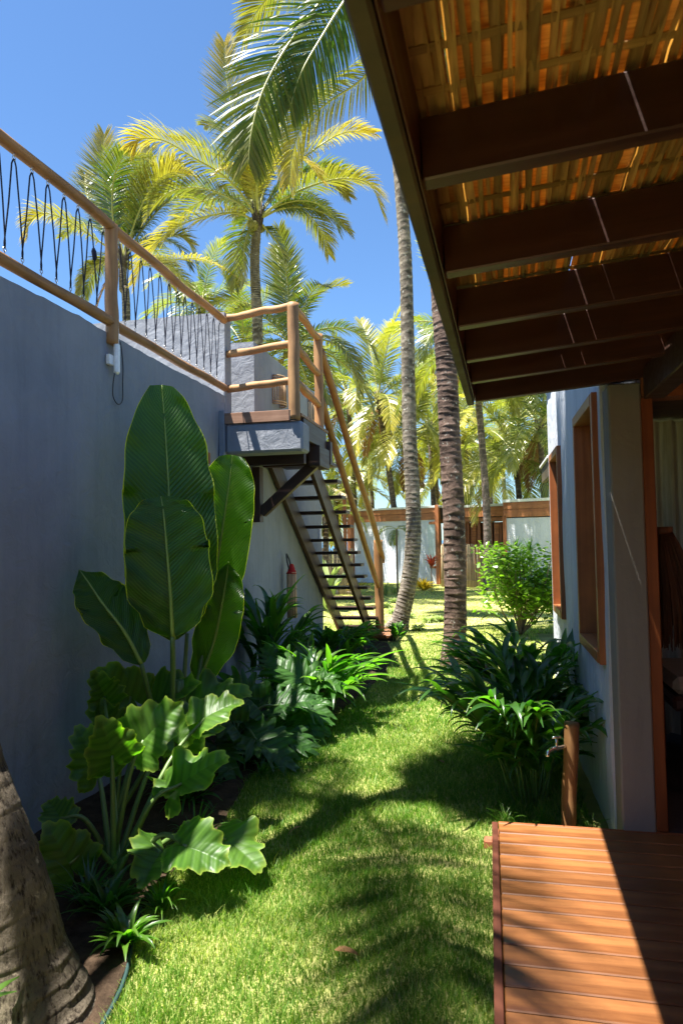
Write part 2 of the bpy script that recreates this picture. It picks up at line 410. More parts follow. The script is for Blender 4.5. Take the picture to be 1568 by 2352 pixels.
fa = rng.uniform(0, 2*np.pi, n); wx = np.cos(fa)*G[:, 3]*.5; wy = np.sin(fa)*G[:, 3]*.5
b0 = np.stack([G[:, 0]-wx, G[:, 1]-wy, np.full(n, -.004)], 1); b1 = np.stack([G[:, 0]+wx, G[:, 1]+wy, np.full(n, -.004)], 1)
m0 = np.stack([G[:, 0]-wx*.8+dx*lean*.3, G[:, 1]-wy*.8+dy*lean*.3, hh*.6], 1); m1 = np.stack([G[:, 0]+wx*.8+dx*lean*.3, G[:, 1]+wy*.8+dy*lean*.3, hh*.6], 1)
tp = np.stack([G[:, 0]+dx*lean, G[:, 1]+dy*lean, hh], 1)
VV = np.stack([b0, b1, m1, m0, tp], 1).reshape(-1, 3)
me = bpy.data.meshes.new('grass'); me.vertices.add(n*5); me.vertices.foreach_set('co', VV.astype(np.float32).ravel())
base = (np.arange(n)*5)[:, None]
idx = np.concatenate([base+np.array([0, 1, 2, 3]), base+np.array([3, 2, 4])], 1).ravel()
me.loops.add(n*7); me.loops.foreach_set('vertex_index', idx.astype(np.int32))
me.polygons.add(n*2); st = np.stack([np.arange(n)*7, np.arange(n)*7+4], 1).ravel(); me.polygons.foreach_set('loop_start', st.astype(np.int32))
me.update(calc_edges=True)
atn = me.attributes.new('tint', 'FLOAT', 'POINT')
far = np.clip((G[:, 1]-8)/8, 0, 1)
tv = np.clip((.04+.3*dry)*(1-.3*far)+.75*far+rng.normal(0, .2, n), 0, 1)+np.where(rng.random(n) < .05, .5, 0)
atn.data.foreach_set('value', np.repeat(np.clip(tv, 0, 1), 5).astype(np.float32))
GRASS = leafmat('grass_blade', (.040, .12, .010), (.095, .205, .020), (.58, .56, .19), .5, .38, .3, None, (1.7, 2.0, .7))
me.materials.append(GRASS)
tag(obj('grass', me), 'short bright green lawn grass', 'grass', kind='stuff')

# ------------------------------------------------------------------ rough plastered wall skins
def skin(name, fixed, val, a0, a1, z0, z1, mat, parent, holes=(), step=.07, amp=.008, out=1, thick=.16, topamp=0, seed=0, streaks=0):
    """plaster wall in the plane X=val or Y=val, with holes, a front skin that undulates and flat back and edges"""
    al = [a0+(a1-a0)*i/max(1, round((a1-a0)/step)) for i in range(max(1, round((a1-a0)/step))+1)]
    zl = [z0+(z1-z0)*i/max(1, round((z1-z0)/(step*1.4))) for i in range(max(1, round((z1-z0)/(step*1.4)))+1)]
    for h in holes:
        al = [a for a in al if abs(a-h[0]) > step*.3 and abs(a-h[1]) > step*.3]+[h[0], h[1]]
        zl = [z for z in zl if abs(z-h[2]) > step*.3 and abs(z-h[3]) > step*.3]+[h[2], h[3]]
    al.sort(); zl.sort(); na, nzl = len(al), len(zl)
    def P(a, z, d):
        return (val+d*out, a, z) if fixed == 'X' else (a, val+d*out, z)
    V = []
    for side in (0, 1):
        for z in zl:
            for a in al:
                d = -thick if side else amp*(mnoise.noise(Vector((a*1.3, z*1.1, seed)))+.5*mnoise.noise(Vector((a*4, z*3, seed+4))))
                if streaks and not side: d += streaks*mnoise.noise(Vector((a*4.5, z*.25, seed+8)))
                zz = z
                if topamp and z == zl[-1]: zz = z+topamp*(mnoise.noise(Vector((a*.9, 0, seed)))+.5*mnoise.noise(Vector((a*9, 0, seed))))
                V.append(P(a, zz, d))
    F = []; K = na*nzl
    def solid(i, j):
        if not (0 <= i < na-1 and 0 <= j < nzl-1): return False
        ca = (al[i]+al[i+1])/2; cz = (zl[j]+zl[j+1])/2
        return not any(h[0] < ca < h[1] and h[2] < cz < h[3] for h in holes)
    for j in range(nzl-1):
        for i in range(na-1):
            if not solid(i, j): continue
            k = j*na+i; q = (k, k+1, k+na+1, k+na); F.append(q); F.append(tuple(v+K for v in q[::-1]))
            for (di, dj, e) in ((-1, 0, (k, k+na)), (1, 0, (k+1, k+na+1)), (0, -1, (k, k+1)), (0, 1, (k+na, k+na+1))):
                if not solid(i+di, j+dj): F.append((e[0], e[1], e[1]+K, e[0]+K))
    bm = bmesh.new(); me = mesh_of(name, V, F, mat); bm.from_mesh(me); bmesh.ops.recalc_face_normals(bm, faces=bm.faces[:]); bm.to_mesh(me); bm.free()
    return obj(name, me, parent)

# ------------------------------------------------------------------ left house
LX = -2.5
lh = thing('terrace_house', 'grey plastered house with roof terrace filling the left side of the photo', 'building', (-3.5, 4, 0))
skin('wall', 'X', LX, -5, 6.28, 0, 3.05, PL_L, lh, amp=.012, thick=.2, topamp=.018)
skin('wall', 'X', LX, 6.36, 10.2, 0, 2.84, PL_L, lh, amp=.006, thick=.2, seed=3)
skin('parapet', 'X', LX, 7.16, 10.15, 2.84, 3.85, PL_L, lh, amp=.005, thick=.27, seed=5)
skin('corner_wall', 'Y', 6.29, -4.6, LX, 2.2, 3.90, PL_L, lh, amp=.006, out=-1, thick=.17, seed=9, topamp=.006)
box('wall', (-2.55, 6.29, 0), (-2.502, 6.40, 2.2), PL_L, lh, .01)
box('parapet', (-4.5, 9.0, 2.85), (-2.8, 9.2, 3.28), PL_L, lh, .01)
box('terrace_floor', (-7, -5, 2.7), (-2.72, 10.1, 2.82), PL_COL, lh, 0)
box('wall', (-7, 10.0, 0), (-2.71, 10.19, 2.83), PL_L, lh, .01)
sb = box('downpipe_box', (-2.5, 6.12, 0), (-2.445, 6.30, 2.88), PL_L, lh, .006)
wt = box('window_beam', (-2.50, 4.6, 2.33), (-2.45, 5.8, 2.43), REDY, lh, .004)
box('window_beam', (-2.50, 4.6, 2.22), (-2.47, 5.76, 2.327), REDY, lh, .004)
box('switch_box', (-2.5, 9.98, 1.62), (-2.47, 10.05, 1.83), WHITE, lh, .004)

# rope railing
rr_ = thing('rope_railing', 'log railing laced with dark rope along the top of the left wall', 'railing', (LX, 4.2, 3.05))
def topz(y): return 3.80+.006*math.sin(y*2.1)+.005*math.sin(y*5.3+1)
def botz(y): return 3.13+.006*math.sin(y*1.7+2)
def rail(name, y0, y1, zf, r, seed):
    pts = [(LX+.01+.006*math.sin(y0+k*1.7), y0+(y1-y0)*k/8, zf(y0+(y1-y0)*k/8)) for k in range(9)]
    V, F = tube_data(catmull(pts, 40), r, 16, .16, seed); return obj(name, mesh_of(name, V, F, LOGY, True), rr_)
rail('top_rail', 1.2, 4.19, topz, .036, 1); rail('top_rail', 4.2, 6.27, topz, .036, 2)
rail('bottom_rail', 1.2, 4.17, botz, .035, 3); rail('bottom_rail', 4.22, 6.28, botz, .034, 4)
log('post', (LX+.01, 4.2, 2.98), (LX+.01, 4.2, 3.815), .045, LOGZ, rr_, .1, 5, .004)
bmh = bmesh.new()
Vh, Fh = tube_data([Vector((0, .012*math.cos(a), .012*math.sin(a))) for a in [2*math.pi*k/12 for k in range(13)]], .0028, 5, cap=False)
Vs, Fs = tube_data([Vector((0, 0, .012)), Vector((0, 0, .035))], .003, 5)
HOOK = mesh_of('hook', *merge([(Vh, Fh), (Vs, Fs)]), STEEL, True)
for (ya, yb) in ((1.45, 4.10), (4.30, 6.14)):
    ntp = int((yb-ya)/.142); pts = []
    for k in range(ntp+1):
        y = ya+(yb-ya)*k/ntp; yt = y+random.uniform(-.012, .012); yb2 = y+(yb-ya)/ntp*.5+random.uniform(-.012, .012)
        pt = Vector((LX+.01, yt, topz(yt)-.068)); pts.append(pt); obj('hook', HOOK, rr_, pt+Vector((0, 0, .005)))
        if k < ntp:
            pb = Vector((LX+.01, yb2, botz(yb2)+.066)); pts.append(pb)
            obj('hook', HOOK, rr_, pb-Vector((0, 0, .005)), (math.pi, 0, 0))
    # each hook carries a doubled strand: two ropes a centimetre apart that close in on the hooks
    parts = []
    for q, (p, p2) in enumerate(zip(pts[:-1], pts[1:])):
        d = Vector((0, .010, 0))
        sg = 1 if q % 2 == 0 else -1; up0 = q % 2 == 0; top_, bot_ = (p, p2) if up0 else (p2, p); d = d*sg*1.3
        path = [top_+d*.2, top_.lerp(bot_, .06)+d, top_.lerp(bot_, .5)+d*.7+Vector((.003, 0, 0)), top_.lerp(bot_, .94)+d*.6, bot_+d*.1]
        parts.append(tube_data(path, .0044, 6))
    obj('rope', mesh_of('rope', *merge(parts), ROPE, True), rr_)
Vk, Fk = tube_data([Vector((LX+.01, 3.98, 3.56)), Vector((LX+.012, 3.984, 3.54)), Vector((LX+.014, 3.99, 3.5)), Vector((LX+.01, 3.99, 3.48))], lambda t_: .009+.009*math.sin(t_*3.1), 8, .3)
obj('rope_knot', mesh_of('rope_knot', Vk, Fk, ROPE, True), rr_)

# antenna with cable on the wall
an = thing('wall_antenna', 'white outdoor antenna with two prongs and a black cable on the left wall', 'antenna', (LX+.03, 4.2, 2.9))
a0 = at(255, 800, 'X', LX+.04)
box('antenna_body', (LX+.025, 4.185, 2.775), (LX+.06, 4.235, 2.99), WHITE, an, .012)
for dy in (-.014, .014): box('prong', (LX+.03, 4.21+dy-.006, 2.985), (LX+.05, 4.21+dy+.006, 3.12), WHITE, an, .004)
box('bracket', (LX, 4.14, 2.83), (LX+.03, 4.2, 2.9), WHITE, an, .004)
tube('cable', [(LX+.03, 4.205, 2.79), (LX+.02, 4.20, 2.70), (LX+.015, 4.21, 2.62), (LX+.015, 4.27, 2.58), (LX+.015, 4.33, 2.62), (LX+.015, 4.335, 2.75), (LX+.015, 4.34, 2.86), (LX+.015, 4.32, 2.98), (LX+.015, 4.30, 3.03)], .004, BLACKP, an, 40, 6)

# ------------------------------------------------------------------ staircase with landing
st = thing('staircase', 'open timber staircase with plastered landing and log handrails against the left wall', 'staircase', (-2.1, 9, 0))
box('landing_slab', (LX+.058, 6.14, 2.46), (-1.675, 6.40, 2.745), PL_L, st, .022)
box('landing_fascia', (LX+.058, 6.125, 2.748), (-1.80, 6.165, 2.85), FASC, st, .002)
box('post_shoe', (-1.797, 6.115, 2.75), (-1.73, 6.15, 2.85), BLACKP, st, .003)
for k in range(11):
    box('landing_board', (LX+.01, 6.315+k*.103, 2.822), (-1.73, 6.315+k*.103+.098, 2.85), DECK, st, .003)
box('side_beam', (-1.775, 6.41, 2.62), (-1.735, 7.36, 2.82), DARKY, st, .003)
box('joist', (LX+.02, 7.36, 2.46), (-1.69, 7.46, 2.72), DARKX, st, .004)
box('joist', (LX+.02, 6.64, 2.40), (-1.80, 6.72, 2.62), DARKX, st, .004)
box('side_beam', (-1.82, 6.9, 2.40), (-1.70, 7.35, 2.615), DARKY, st, .004)
box('wall_post', (LX+.002, 7.04, 1.83), (LX+.09, 7.16, 2.43), DARKZ, st, .004)
beam('brace', (LX+.09, 7.1, 1.93), (-1.80, 7.1, 2.45), .09, .11, DARKX, st, .004, (0, 1, 0))
rise = .183
def ty(n_): return 8.02+(14-n_)*.250      # front edge of the treads
for n_ in range(1, 15):
    z = rise*n_
    box('tread', (-2.47, ty(n_)-.01, z-.042), (-1.815, ty(n_)+.245, z), DARKX, st, .004)
for X in (-2.455, -1.99):
    beam('stringer', (X, 7.46, 2.74-.05), (X, 11.42, -.02+.08),   .05, .26, STRING, st, .004)
log('post', (-1.755, 6.16, 2.755), (-1.755, 6.16, 3.87), .055, LOGZ, st, .07, 11, .004)
log('post', (-1.80, 7.32, 2.56), (-1.80, 7.32, 3.92), .052, LOGZ, st, .07, 12, .004)
for z in (3.855, 3.49, 3.14):
    log('rail', (LX-.01, 6.36, z), (-1.78, 6.17, z-.005), .036, LOGX, st, .16, int(z*100), .008)
    log('rail', (-1.755, 6.19, z-.01), (-1.80, 7.31, z+(.02 if z > 3.8 else -.02)), .037, LOGY, st, .14, int(z*90), .006)
tube('handrail', [(-1.78, 7.33, 3.74), (-1.765, 8.0, 3.33), (-1.75, 9.0, 2.68), (-1.74, 10.2, 2.02), (-1.74, 11.2, 1.40), (-1.745, 11.3, 1.25)], .045, RAILY, st, 40, 12, .15, 3)
tube('handrail', [(-1.79, 7.38, 3.20), (-1.80, 8.0, 2.80), (-1.79, 9.0, 2.15), (-1.79, 10.2, 1.40), (-1.80, 11.16, .86)], .042, RAILY, st, 40, 12, .15, 8)
log('newel_post', (-1.80, 11.26, 0), (-1.80, 11.26, 1.62), .075, NEWEL, st, .05, 14, .004)
for k in range(7):
    y0 = 10.86+k*.152; box('base_board', (-2.55, y0, .05), (-1.45, y0+.146, .10), DECK, st, .003)
box('base_frame', (-2.54, 10.88, .0), (-1.47, 11.9, .045), DARKX, st, .003)

# rattan wall lamps
for i, (yc, zc) in enumerate(((7.95, 3.45), (9.62, 3.50))):
    lb = ['rattan half round wall lamp behind the two landing rails', 'rattan half round wall lamp seen between the landing posts, the farther one'][i]
    L = thing('wall_lamp', lb, 'lamp', (LX, yc, zc), 'rattan wall lamps on the parapet')
    r_ = .15; h = .17
    for k in range(15):
        a = math.pi*k/14; x = LX+.01+r_*math.sin(a)*.75; y = yc-r_*math.cos(a)
        V, F = tube_data([Vector((x, y, zc-h)), Vector((x, y, zc+h))], .006, 5); obj('cane', mesh_of('cane', V, F, RATTAN, True), L)
    for z in (-h, -h+.03, h-.03, h):
        p = [Vector((LX+.01+r_*1.03*math.sin(math.pi*k/12)*.75, yc-r_*1.03*math.cos(math.pi*k/12), zc+z)) for k in range(13)]
        V, F = tube_data(p, .009, 6); obj('hoop', mesh_of('hoop', V, F, RATTAN, True), L)

# straw bundle hanging by the stairs
hb = thing('straw_roll', 'rolled straw mat with red cloth cap hung on the wall left of the stairs', 'straw mat', at(670, 1345, 'X', -2.38))
yb_ = at(670, 1345, 'X', -2.38).y
parts = []
for k in range(22):
    a = 2*math.pi*k/22; rr0 = .055
    parts.append(tube_data([Vector((-2.38+rr0*math.cos(a), yb_+rr0*math.sin(a), .68)), Vector((-2.38+rr0*.95*math.cos(a), yb_+rr0*.95*math.sin(a), 1.24))], .0085, 5))
for k, p in enumerate(parts): obj('reed', mesh_of('reed', p[0], p[1], RATTAN, True), hb)
V, F = tube_data(catmull([(-2.38, yb_, 1.22), (-2.38, yb_, 1.26), (-2.38, yb_, 1.31), (-2.38, yb_, 1.34)], 8), lambda t_: .066*(1-t_*.75), 14, .2)
obj('cloth_cap', mesh_of('cloth_cap', V, F, REDF, True), hb)
tube('loop', [(-2.40, yb_-.04, 1.28), (-2.42, yb_-.05, 1.38), (-2.44, yb_, 1.46), (-2.42, yb_+.05, 1.38), (-2.40, yb_+.04, 1.28)], .010, BLACKP, hb, 24, 8)

# ------------------------------------------------------------------ right house
RX = .60
rh = thing('garden_room', 'pale grey plastered garden room with timber windows on the right', 'building', (1.6, 5.2, 0))
W2 = (3.98, 4.76, .96, 2.35); W1 = (5.95, 6.62, .98, 2.32)
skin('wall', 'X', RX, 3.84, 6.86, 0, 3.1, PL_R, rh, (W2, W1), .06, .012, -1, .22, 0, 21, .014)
box('wall', (.60, 6.86, 0), (.95, 7.05, 3.1), PL_R, rh, .01)
box('wall', (.951, 6.86, 0), (2.8, 7.05, 1.55), PL_R, rh, .01)
col = box('column', (.612, 3.66, 0), (.768, 3.84, 2.38), PL_COL, rh, .008)
for (y0, y1, z0, z1) in (W2, W1):
    f = .05
    wn = obj('window', box_mesh((.02, y1-y0-.1, z1-z0-.1), plain('glass_pane', (.03, .035, .04), .05, .8), 0), rh, (RX+.135, (y0+y1)/2, (z0+z1)/2))
    for (a, b_, c_, d_, mt) in ((y0-.045, y0+.012, z0-.05, z1+.05, REDZ), (y1-.012, y1+.045, z0-.05, z1+.05, REDZ)):
        box('frame', (RX-.03, a, c_), (RX+.21, b_, d_), mt, wn, .003)
    box('frame', (RX-.032, y0+.012, z1-.012), (RX+.208, y1-.012, z1+.05), REDY, wn, .003)
    box('sill', (RX-.034, y0+.012, z0-.05), (RX+.208, y1-.012, z0+.012), REDY, wn, .003)
    box('sash', (RX+.10, y0+.012, z0+.012), (RX+.14, y0+.075, z1-.012), REDZ, wn, .003)
    box('sash', (RX+.10, y1-.075, z0+.012), (RX+.14, y1-.012, z1-.012), REDZ, wn, .003)
    box('sash', (RX+.101, y0+.075, z1-.09), (RX+.139, y1-.075, z1-.012), REDY, wn, .003)
    box('sash', (RX+.101, y0+.075, z0+.012), (RX+.139, y1-.075, z0+.10), REDY, wn, .003)
JAMB = wood('jamb_wood', (.10, .024, .005), (.24, .065, .014), 'Z', .45, .4, .1, 12, .2)
box('door_jamb', (.769, 3.665, .15), (.823, 3.80, 2.30), JAMB, rh, .003)
box('door_jamb', (2.3, 3.665, .15), (2.36, 3.80, 2.30), REDZ, rh, .003)
box('door_head', (.772, 3.668, 2.303), (2.36, 3.80, 2.42), REDX, rh, .003)
box('wall', (.80, 3.70, 2.42), (2.8, 3.84, 3.1), PL_COL, rh, .003)
box('wall', (2.8, 3.66, 0), (2.98, 7.05, 3.1), PL_R, rh, .003)
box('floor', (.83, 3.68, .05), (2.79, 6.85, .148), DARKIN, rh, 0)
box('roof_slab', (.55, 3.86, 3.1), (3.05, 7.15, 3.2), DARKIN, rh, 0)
# woven ceiling in the room
m, t, out = new_mat('woven_ceiling'); v = coords(t)
bt = t.nodes.new('ShaderNodeTexBrick'); t.links.new(v, bt.inputs[0]); bt.inputs['Scale'].default_value = 14; bt.inputs['Mortar Size'].default_value = .03
bt.inputs['Color1'].default_value = (.20, .13, .07, 1); bt.inputs['Color2'].default_value = (.12, .075, .04, 1); bt.inputs['Mortar'].default_value = (.02, .012, .008, 1)
finish(t, out, principled(t, bt.outputs[0], .7, .3, bump(t, bt.outputs[1], -.6, .01)))
box('woven_ceiling', (.83, 3.86, 2.44), (2.79, 6.84, 2.47), m, rh, 0)
# curtain on the back of the room
m, t, out = new_mat('linen_curtain'); v = coords(t, (40, 40, 3)); f = nz(t, v, 1, 4)
cc = ramp(t, f, [(.3, (.34, .30, .20)), (.7, (.50, .46, .34))])
p = principled(t, cc, .9, .1, bump(t, f, .4, .003)); tr = t.nodes.new('ShaderNodeBsdfTranslucent'); t.links.new(cc, tr.inputs[0])
mx = t.nodes.new('ShaderNodeMixShader'); mx.inputs[0].default_value = .5; t.links.new(p, mx.inputs[1]); t.links.new(tr.outputs[0], mx.inputs[2]); finish(t, out, mx.outputs[0])
V = []; F = []
for i in range(121):
    x = .86+i*.0115; y = 5.3+.035*math.sin(x*52)+.02*math.sin(x*23+1)
    for z in (.20, .8, 1.4, 2.0, 2.43): V.append((x, y+.01*math.sin(z*3+x*9), z))
for i in range(120):
    for j in range(4): k = i*5+j; F.append((k, k+5, k+6, k+1))
tag(obj('curtain', mesh_of('curtain', V, F, m, True)), 'beige linen curtain hanging inside the doorway at the right edge', 'curtain')
# straw tassel lamp and the low bench
tl = thing('straw_lampshade', 'dark straw tassel lampshade hanging on a cord in the doorway', 'lamp', at(1530, 1230, 'Y', 4.25))
c0 = at(1510, 1215, 'Y', 4.25)
tube('cord', [c0+Vector((-.01, 0, 0)), c0+Vector((-.035, 0, .4)), (c0.x-.045, c0.y, 2.43)], .004, BLACKP, tl, 10, 6)
parts = []
for k in range(260):
    a = random.uniform(0, 2*math.pi); q = random.random()**.6; l = random.uniform(.52, .70)
    top = c0+Vector((math.cos(a)*.035*q+.03, math.sin(a)*.035*q, 0)); 
    b1 = top+Vector((math.cos(a)*.05*q+.02, math.sin(a)*.06*q, -.15)); b2 = top+Vector((math.cos(a)*.15*q+.07, math.sin(a)*.16*q, -l))
    parts.append(tube_data(catmull([top, b1, b1.lerp(b2, .5)+Vector((.01, 0, 0)), b2], 5), .0035, 3))
o = obj('straw', mesh_of('straw', *merge(parts), TASSEL, True), tl); o['kind'] = 'stuff'
V, F = tube_data([c0+Vector((.03, 0, -.03)), c0+Vector((.03, 0, .012))], .048, 12); obj('collar', mesh_of('collar', V, F, TASSEL, True), tl)
bn = thing('low_bench', 'dark timber bench inside the doorway at the right edge', 'bench', (1.3, 4.5, .15))
box('seat', (.98, 4.15, .62), (2.2, 4.95, .70), DARKX, bn, .02)
for x in (1.04, 2.1):
    for y in (4.2, 4.86): box('leg', (x, y, .15), (x+.06, y+.06, .62), DARKZ, bn, .005)
box('cushion', (1.0, 4.2, .702), (2.18, 4.9, .80), plain('beige_cushion', (.30, .26, .20), .9, .1), bn, .03)

# far eave of the garden room
fe = thing('rear_eave', 'weathered timber eave corner jutting past the end of the right wall', 'eave', at(1258, 1060, 'Y', 7.3))
p = at(1256, 1065, 'Y', 7.3)
box('fascia', (p.x, 7.06, p.z-.14), (p.x+.05, 8.1, p.z+.03), EAVE, fe, .004)
box('roof_board', (p.x-.02, 7.06, p.z+.032), (p.x+.5, 8.12, p.z+.06), GREYR, fe, .003)

# deck
dk = tag(obj('deck', None), 'reddish timber deck boards at the bottom right', kind='structure')
WL[dk.name] = Vector((0, 0, 0))
y = 3.64; k = 0
while y > -3.9:
    box('plank', (.012, y-.112, .120), (2.9, y, .150), DECK, dk, .004); y -= .1185; k += 1
box('edge_board', (-.022, -4, .02), (.008, 3.655, .150), wood('edge_wood', (.06, .018, .010), (.14, .045, .024), 'Y', .55, .3, .1, 12, .2), dk, .003)
box('end_board', (.01, 3.645, .02), (2.9, 3.67, .148), REDX, dk, .003)
box('joist', (.3, -.7, .02), (.38, 3.64, .119), DARKY, dk, 0); box('joist', (1.2, -.7, .02), (1.28, 3.64, .119), DARKY, dk, 0)
kb = thing('brick_kerb', 'row of terracotta bricks behind the deck corner', 'bricks', (0, 3.7, 0))
for i, (x, y) in enumerate(((-.02, 3.69), (.03, 3.77), (.15, 3.78), (.28, 3.77), (.41, 3.79))):
    b_ = box('brick', (x-.045, y-.03, .0), (x+.045, y+.03, .05+.008*(i % 2)), BRICK, kb, .008, (i % 3-1)*.06)
# tap on a log
tp_ = thing('garden_tap_post', 'short log post with a chrome tap beside the deck', 'tap post', (.40, 3.86, 0))
log('post', (.365, 3.84, 0), (.405, 3.84, .62), .038, NEWEL, tp_, .1, 31, .004)
zt = .50
tap = tube('tap', [(.365, 3.82, zt), (.33, 3.79, zt), (.30, 3.77, zt), (.275, 3.755, zt-.01), (.268, 3.75, zt-.035)], .011, CHROME, tp_, 16, 10)
tube('handle', [(.318, 3.783, zt), (.318, 3.783, zt+.05)], .008, CHROME, tap, 2, 8)
tube('handle', [(.295, 3.775, zt+.055), (.341, 3.791, zt+.055)], .006, CHROME, tap, 2, 8)
vg = thing('wall_grille', 'small white slatted grille low on the right wall behind the big plant', 'grille', (RX-.02, 5.35, .55))
for k in range(6): box('slat', (RX-.05, 5.2, .40+k*.05), (RX-.02, 5.5, .425+k*.05), WHITE, vg, .003)
for k in range(4): box('slat', (RX-.049, 5.2+k*.09, .38), (RX-.035, 5.215+k*.09, .69), WHITE, vg, .002)

# ------------------------------------------------------------------ porch roof of bamboo matting
SL = .085
def rz_(x): return 2.475+(x+.12)*SL
pr = thing('porch_roof', 'timber porch roof with woven bamboo matting over the deck', 'roof', (0, 2, 2.4))
beam('eave_beam', (-.290, -4, 2.42), (-.0755, 3.74, 2.42), .037, .19, EAVE, pr, .006)
beam('eave_lining', (-.266, -4, 2.425), (-.0535, 3.66, 2.425), .006, .185, RAFT, pr, .002)
for yy in (-3.6, -3.1, -2.6, -2.1, -1.6, -1.1, -.62, -.13, .36, .86, 1.355, 1.855, 2.345, 2.805, 3.205, 3.665):
    x0 = -.128+(yy-.88)*.0271
    beam('rafter', (x0, yy+.022, rz_(x0)-.085), (2.4, yy+.022, rz_(2.4)-.085), .048, .13, RAFT, pr, .004)
beam('purlin', (.79, -4, 2.37), (.83, 3.655, 2.37), .10, .16, DARKY, pr, .006)
beam('purlin', (2.3, -4, 2.50), (2.3, 3.655, 2.50), .10, .14, DARKY, pr, .006)
x = -.15; i = 0; rs = random.Random(5)
wy_ = [-4+k*.118 for k in range(66)]
while x < 2.45:
    wd = rs.uniform(.010, .021); V = []; F = []; ph = i % 2; ny_ = 132; drift = rs.uniform(-.012, .012)
    for j in range(ny_+1):
        y = -3.9+j*(7.7/ny_); s = math.sin((y+.6)/.118*math.pi+ph*math.pi)*.0045
        xc = x+wd/2+(y-.88)*.0271+drift*math.sin(y*1.4+i)+.0035*math.sin(y*7+i*2.3); z = rz_(xc)+s+.003*math.sin(i*7.1)
        wv = wd*(.5+.08*math.sin(y*5+i))
        V += [(xc-wv, y, z-.0015), (xc, y, z+.002), (xc+wv, y, z-.0015)]
    for j in range(ny_):
        for q in range(2): k = j*3+q; F.append((k, k+1, k+4, k+3))
    obj('bamboo_strip', mesh_of('bamboo_strip', V, F, BAMB, True), pr)
    x += wd+(rs.uniform(.002, .005) if rs.random() < .35 else rs.uniform(-.003, .001)); i += 1
for k, y in enumerate(wy_):
    beam('cross_slat', (-.145+(y-.88)*.0271, y, rz_(-.125)+.0005), (2.5, y+rs.uniform(-.01, .01), rz_(2.5)+.0005), .022, .003, BAMBX, pr, 0)
# upper layer: overlapping slats that leave a few narrow slits
x = -.15; i = 0
while x < 2.45:
    wd = rs.uniform(.05, .10)
    beam('top_slat', (x+wd/2-.132, -4, rz_(x)+.022+.004*(i % 2)), (x+wd/2+.079+rs.uniform(-.004, .004), 3.8, rz_(x)+.022+.004*(i % 2)), wd, .003, BAMB, pr, 0)
    x += wd+rs.choice((-.012, -.012, .0022)); i += 1
pv = thing('pavilion', 'dark timber pavilion walls enclosing the deck behind the viewpoint', 'building', (3, -1, 0))
for k in range(24): box('wall_board', (2.92, -4.1+k*.33, .12), (2.96, -4.1+k*.33+.326, 2.7), REDZ, pv, .003)
for k in range(9): box('wall_board', (.05+k*.33, -4.06, .12), (.05+k*.33+.326, -4.02, 2.7), REDZ, pv, .003)

# ------------------------------------------------------------------ palms
def frond_mesh(name, pts, L=.85, n=75, wd=.034, seed=0, mat=None, tint=(.1, .6), grav=.35, side=None, nseg=3, r0=.03, bare=.16, hang=0.):
    rs = random.Random(seed); path = catmull(pts, 40)
    V, F = tube_data(path, lambda t_: r0*(1-t_)**.8+.003, 6); MI = [1]*len(F); TN = [0]*len(V)
    prevS = None
    for i in range(n):
        t_ = bare+(1-bare)*(i+rs.uniform(0, .5))/n; x = t_*40; k = min(int(x), 39); P = path[k].lerp(path[k+1], x-k)
        T = (path[min(k+2, 40)]-path[max(k-1, 0)]).normalized()
        Sd = T.cross(Vector((0, 0, 1)))
        if side is not None: Sd = Sd*.35+Vector(side)*(1 if prevS is None or True else 0)
        if Sd.length < .2 and prevS is not None: Sd = prevS
        Sd = (Sd-T*Sd.dot(T)).normalized()
        if prevS is not None and Sd.dot(prevS) < 0: Sd = -Sd
        prevS = Sd; Nn = Sd.cross(T)
        if Nn.z < 0 and side is None: pass
        u = (t_-bare)/(1-bare); ll = L*(.35+.65*math.sin(min(1, u*2.2+.12)*math.pi/2))*(1 if u < .6 else 1-.62*((u-.6)/.4)**1.3)
        a = R(66-38*u)
        for s in (-1, 1):
            l2 = ll*rs.uniform(.85, 1.1); d = (T*math.cos(a+rs.uniform(-.08, .08))+Sd*s*math.sin(a)+Nn*rs.uniform(.05, .28)).normalized()
            p = P.copy(); w0 = wd*rs.uniform(.8, 1.2); k0 = len(V)
            tn = min(1, max(0, tint[0]+(tint[1]-tint[0])*u**1.5+rs.uniform(-.12, .12)))
            W = (T-d*T.dot(d)).normalized()
            g = grav*rs.uniform(.6, 1.4)
            tw = rs.uniform(-.5, .5)
            for q in range(nseg+1):
                f = q/nseg; W2 = (W+Nn*tw).normalized()
                W2 = (W2-d*W2.dot(d)).normalized()
                ww = w0*(.55, 1, .8, .12)[min(3, round(f*3))]*.5
                V.append(p-W2*ww); V.append(p+W2*ww); TN += [min(1, tn+.35*f*f*(tint[1])), min(1, tn+.35*f*f*tint[1])]
                p = p+d*(l2/nseg); d = (d+Vector((0, 0, -1))*g*(.5+f+hang)).normalized()
            for q in range(nseg): b_ = k0+q*2; F.append((b_, b_+1, b_+3, b_+2)); MI.append(0)
    me = mesh_of(name, V, F, [mat or PALM, RACH], False, MI)
    at_ = me.attributes.new('tint', 'FLOAT', 'POINT'); at_.data.foreach_set('value', TN); return me
def arc(elev, L=3.6, droop=1.5):
    """rachis leaving the origin along +X at an elevation and bending down under its weight"""
    pts = [Vector((0, 0, 0))]; e = R(elev)
    for k in range(7):
        pts.append(pts[-1]+Vector((math.cos(e), 0, math.sin(e)))*L/7); e -= droop/7*(.5+k/7)*max(.25, math.cos(e)+.35)
    return pts
FR = {}
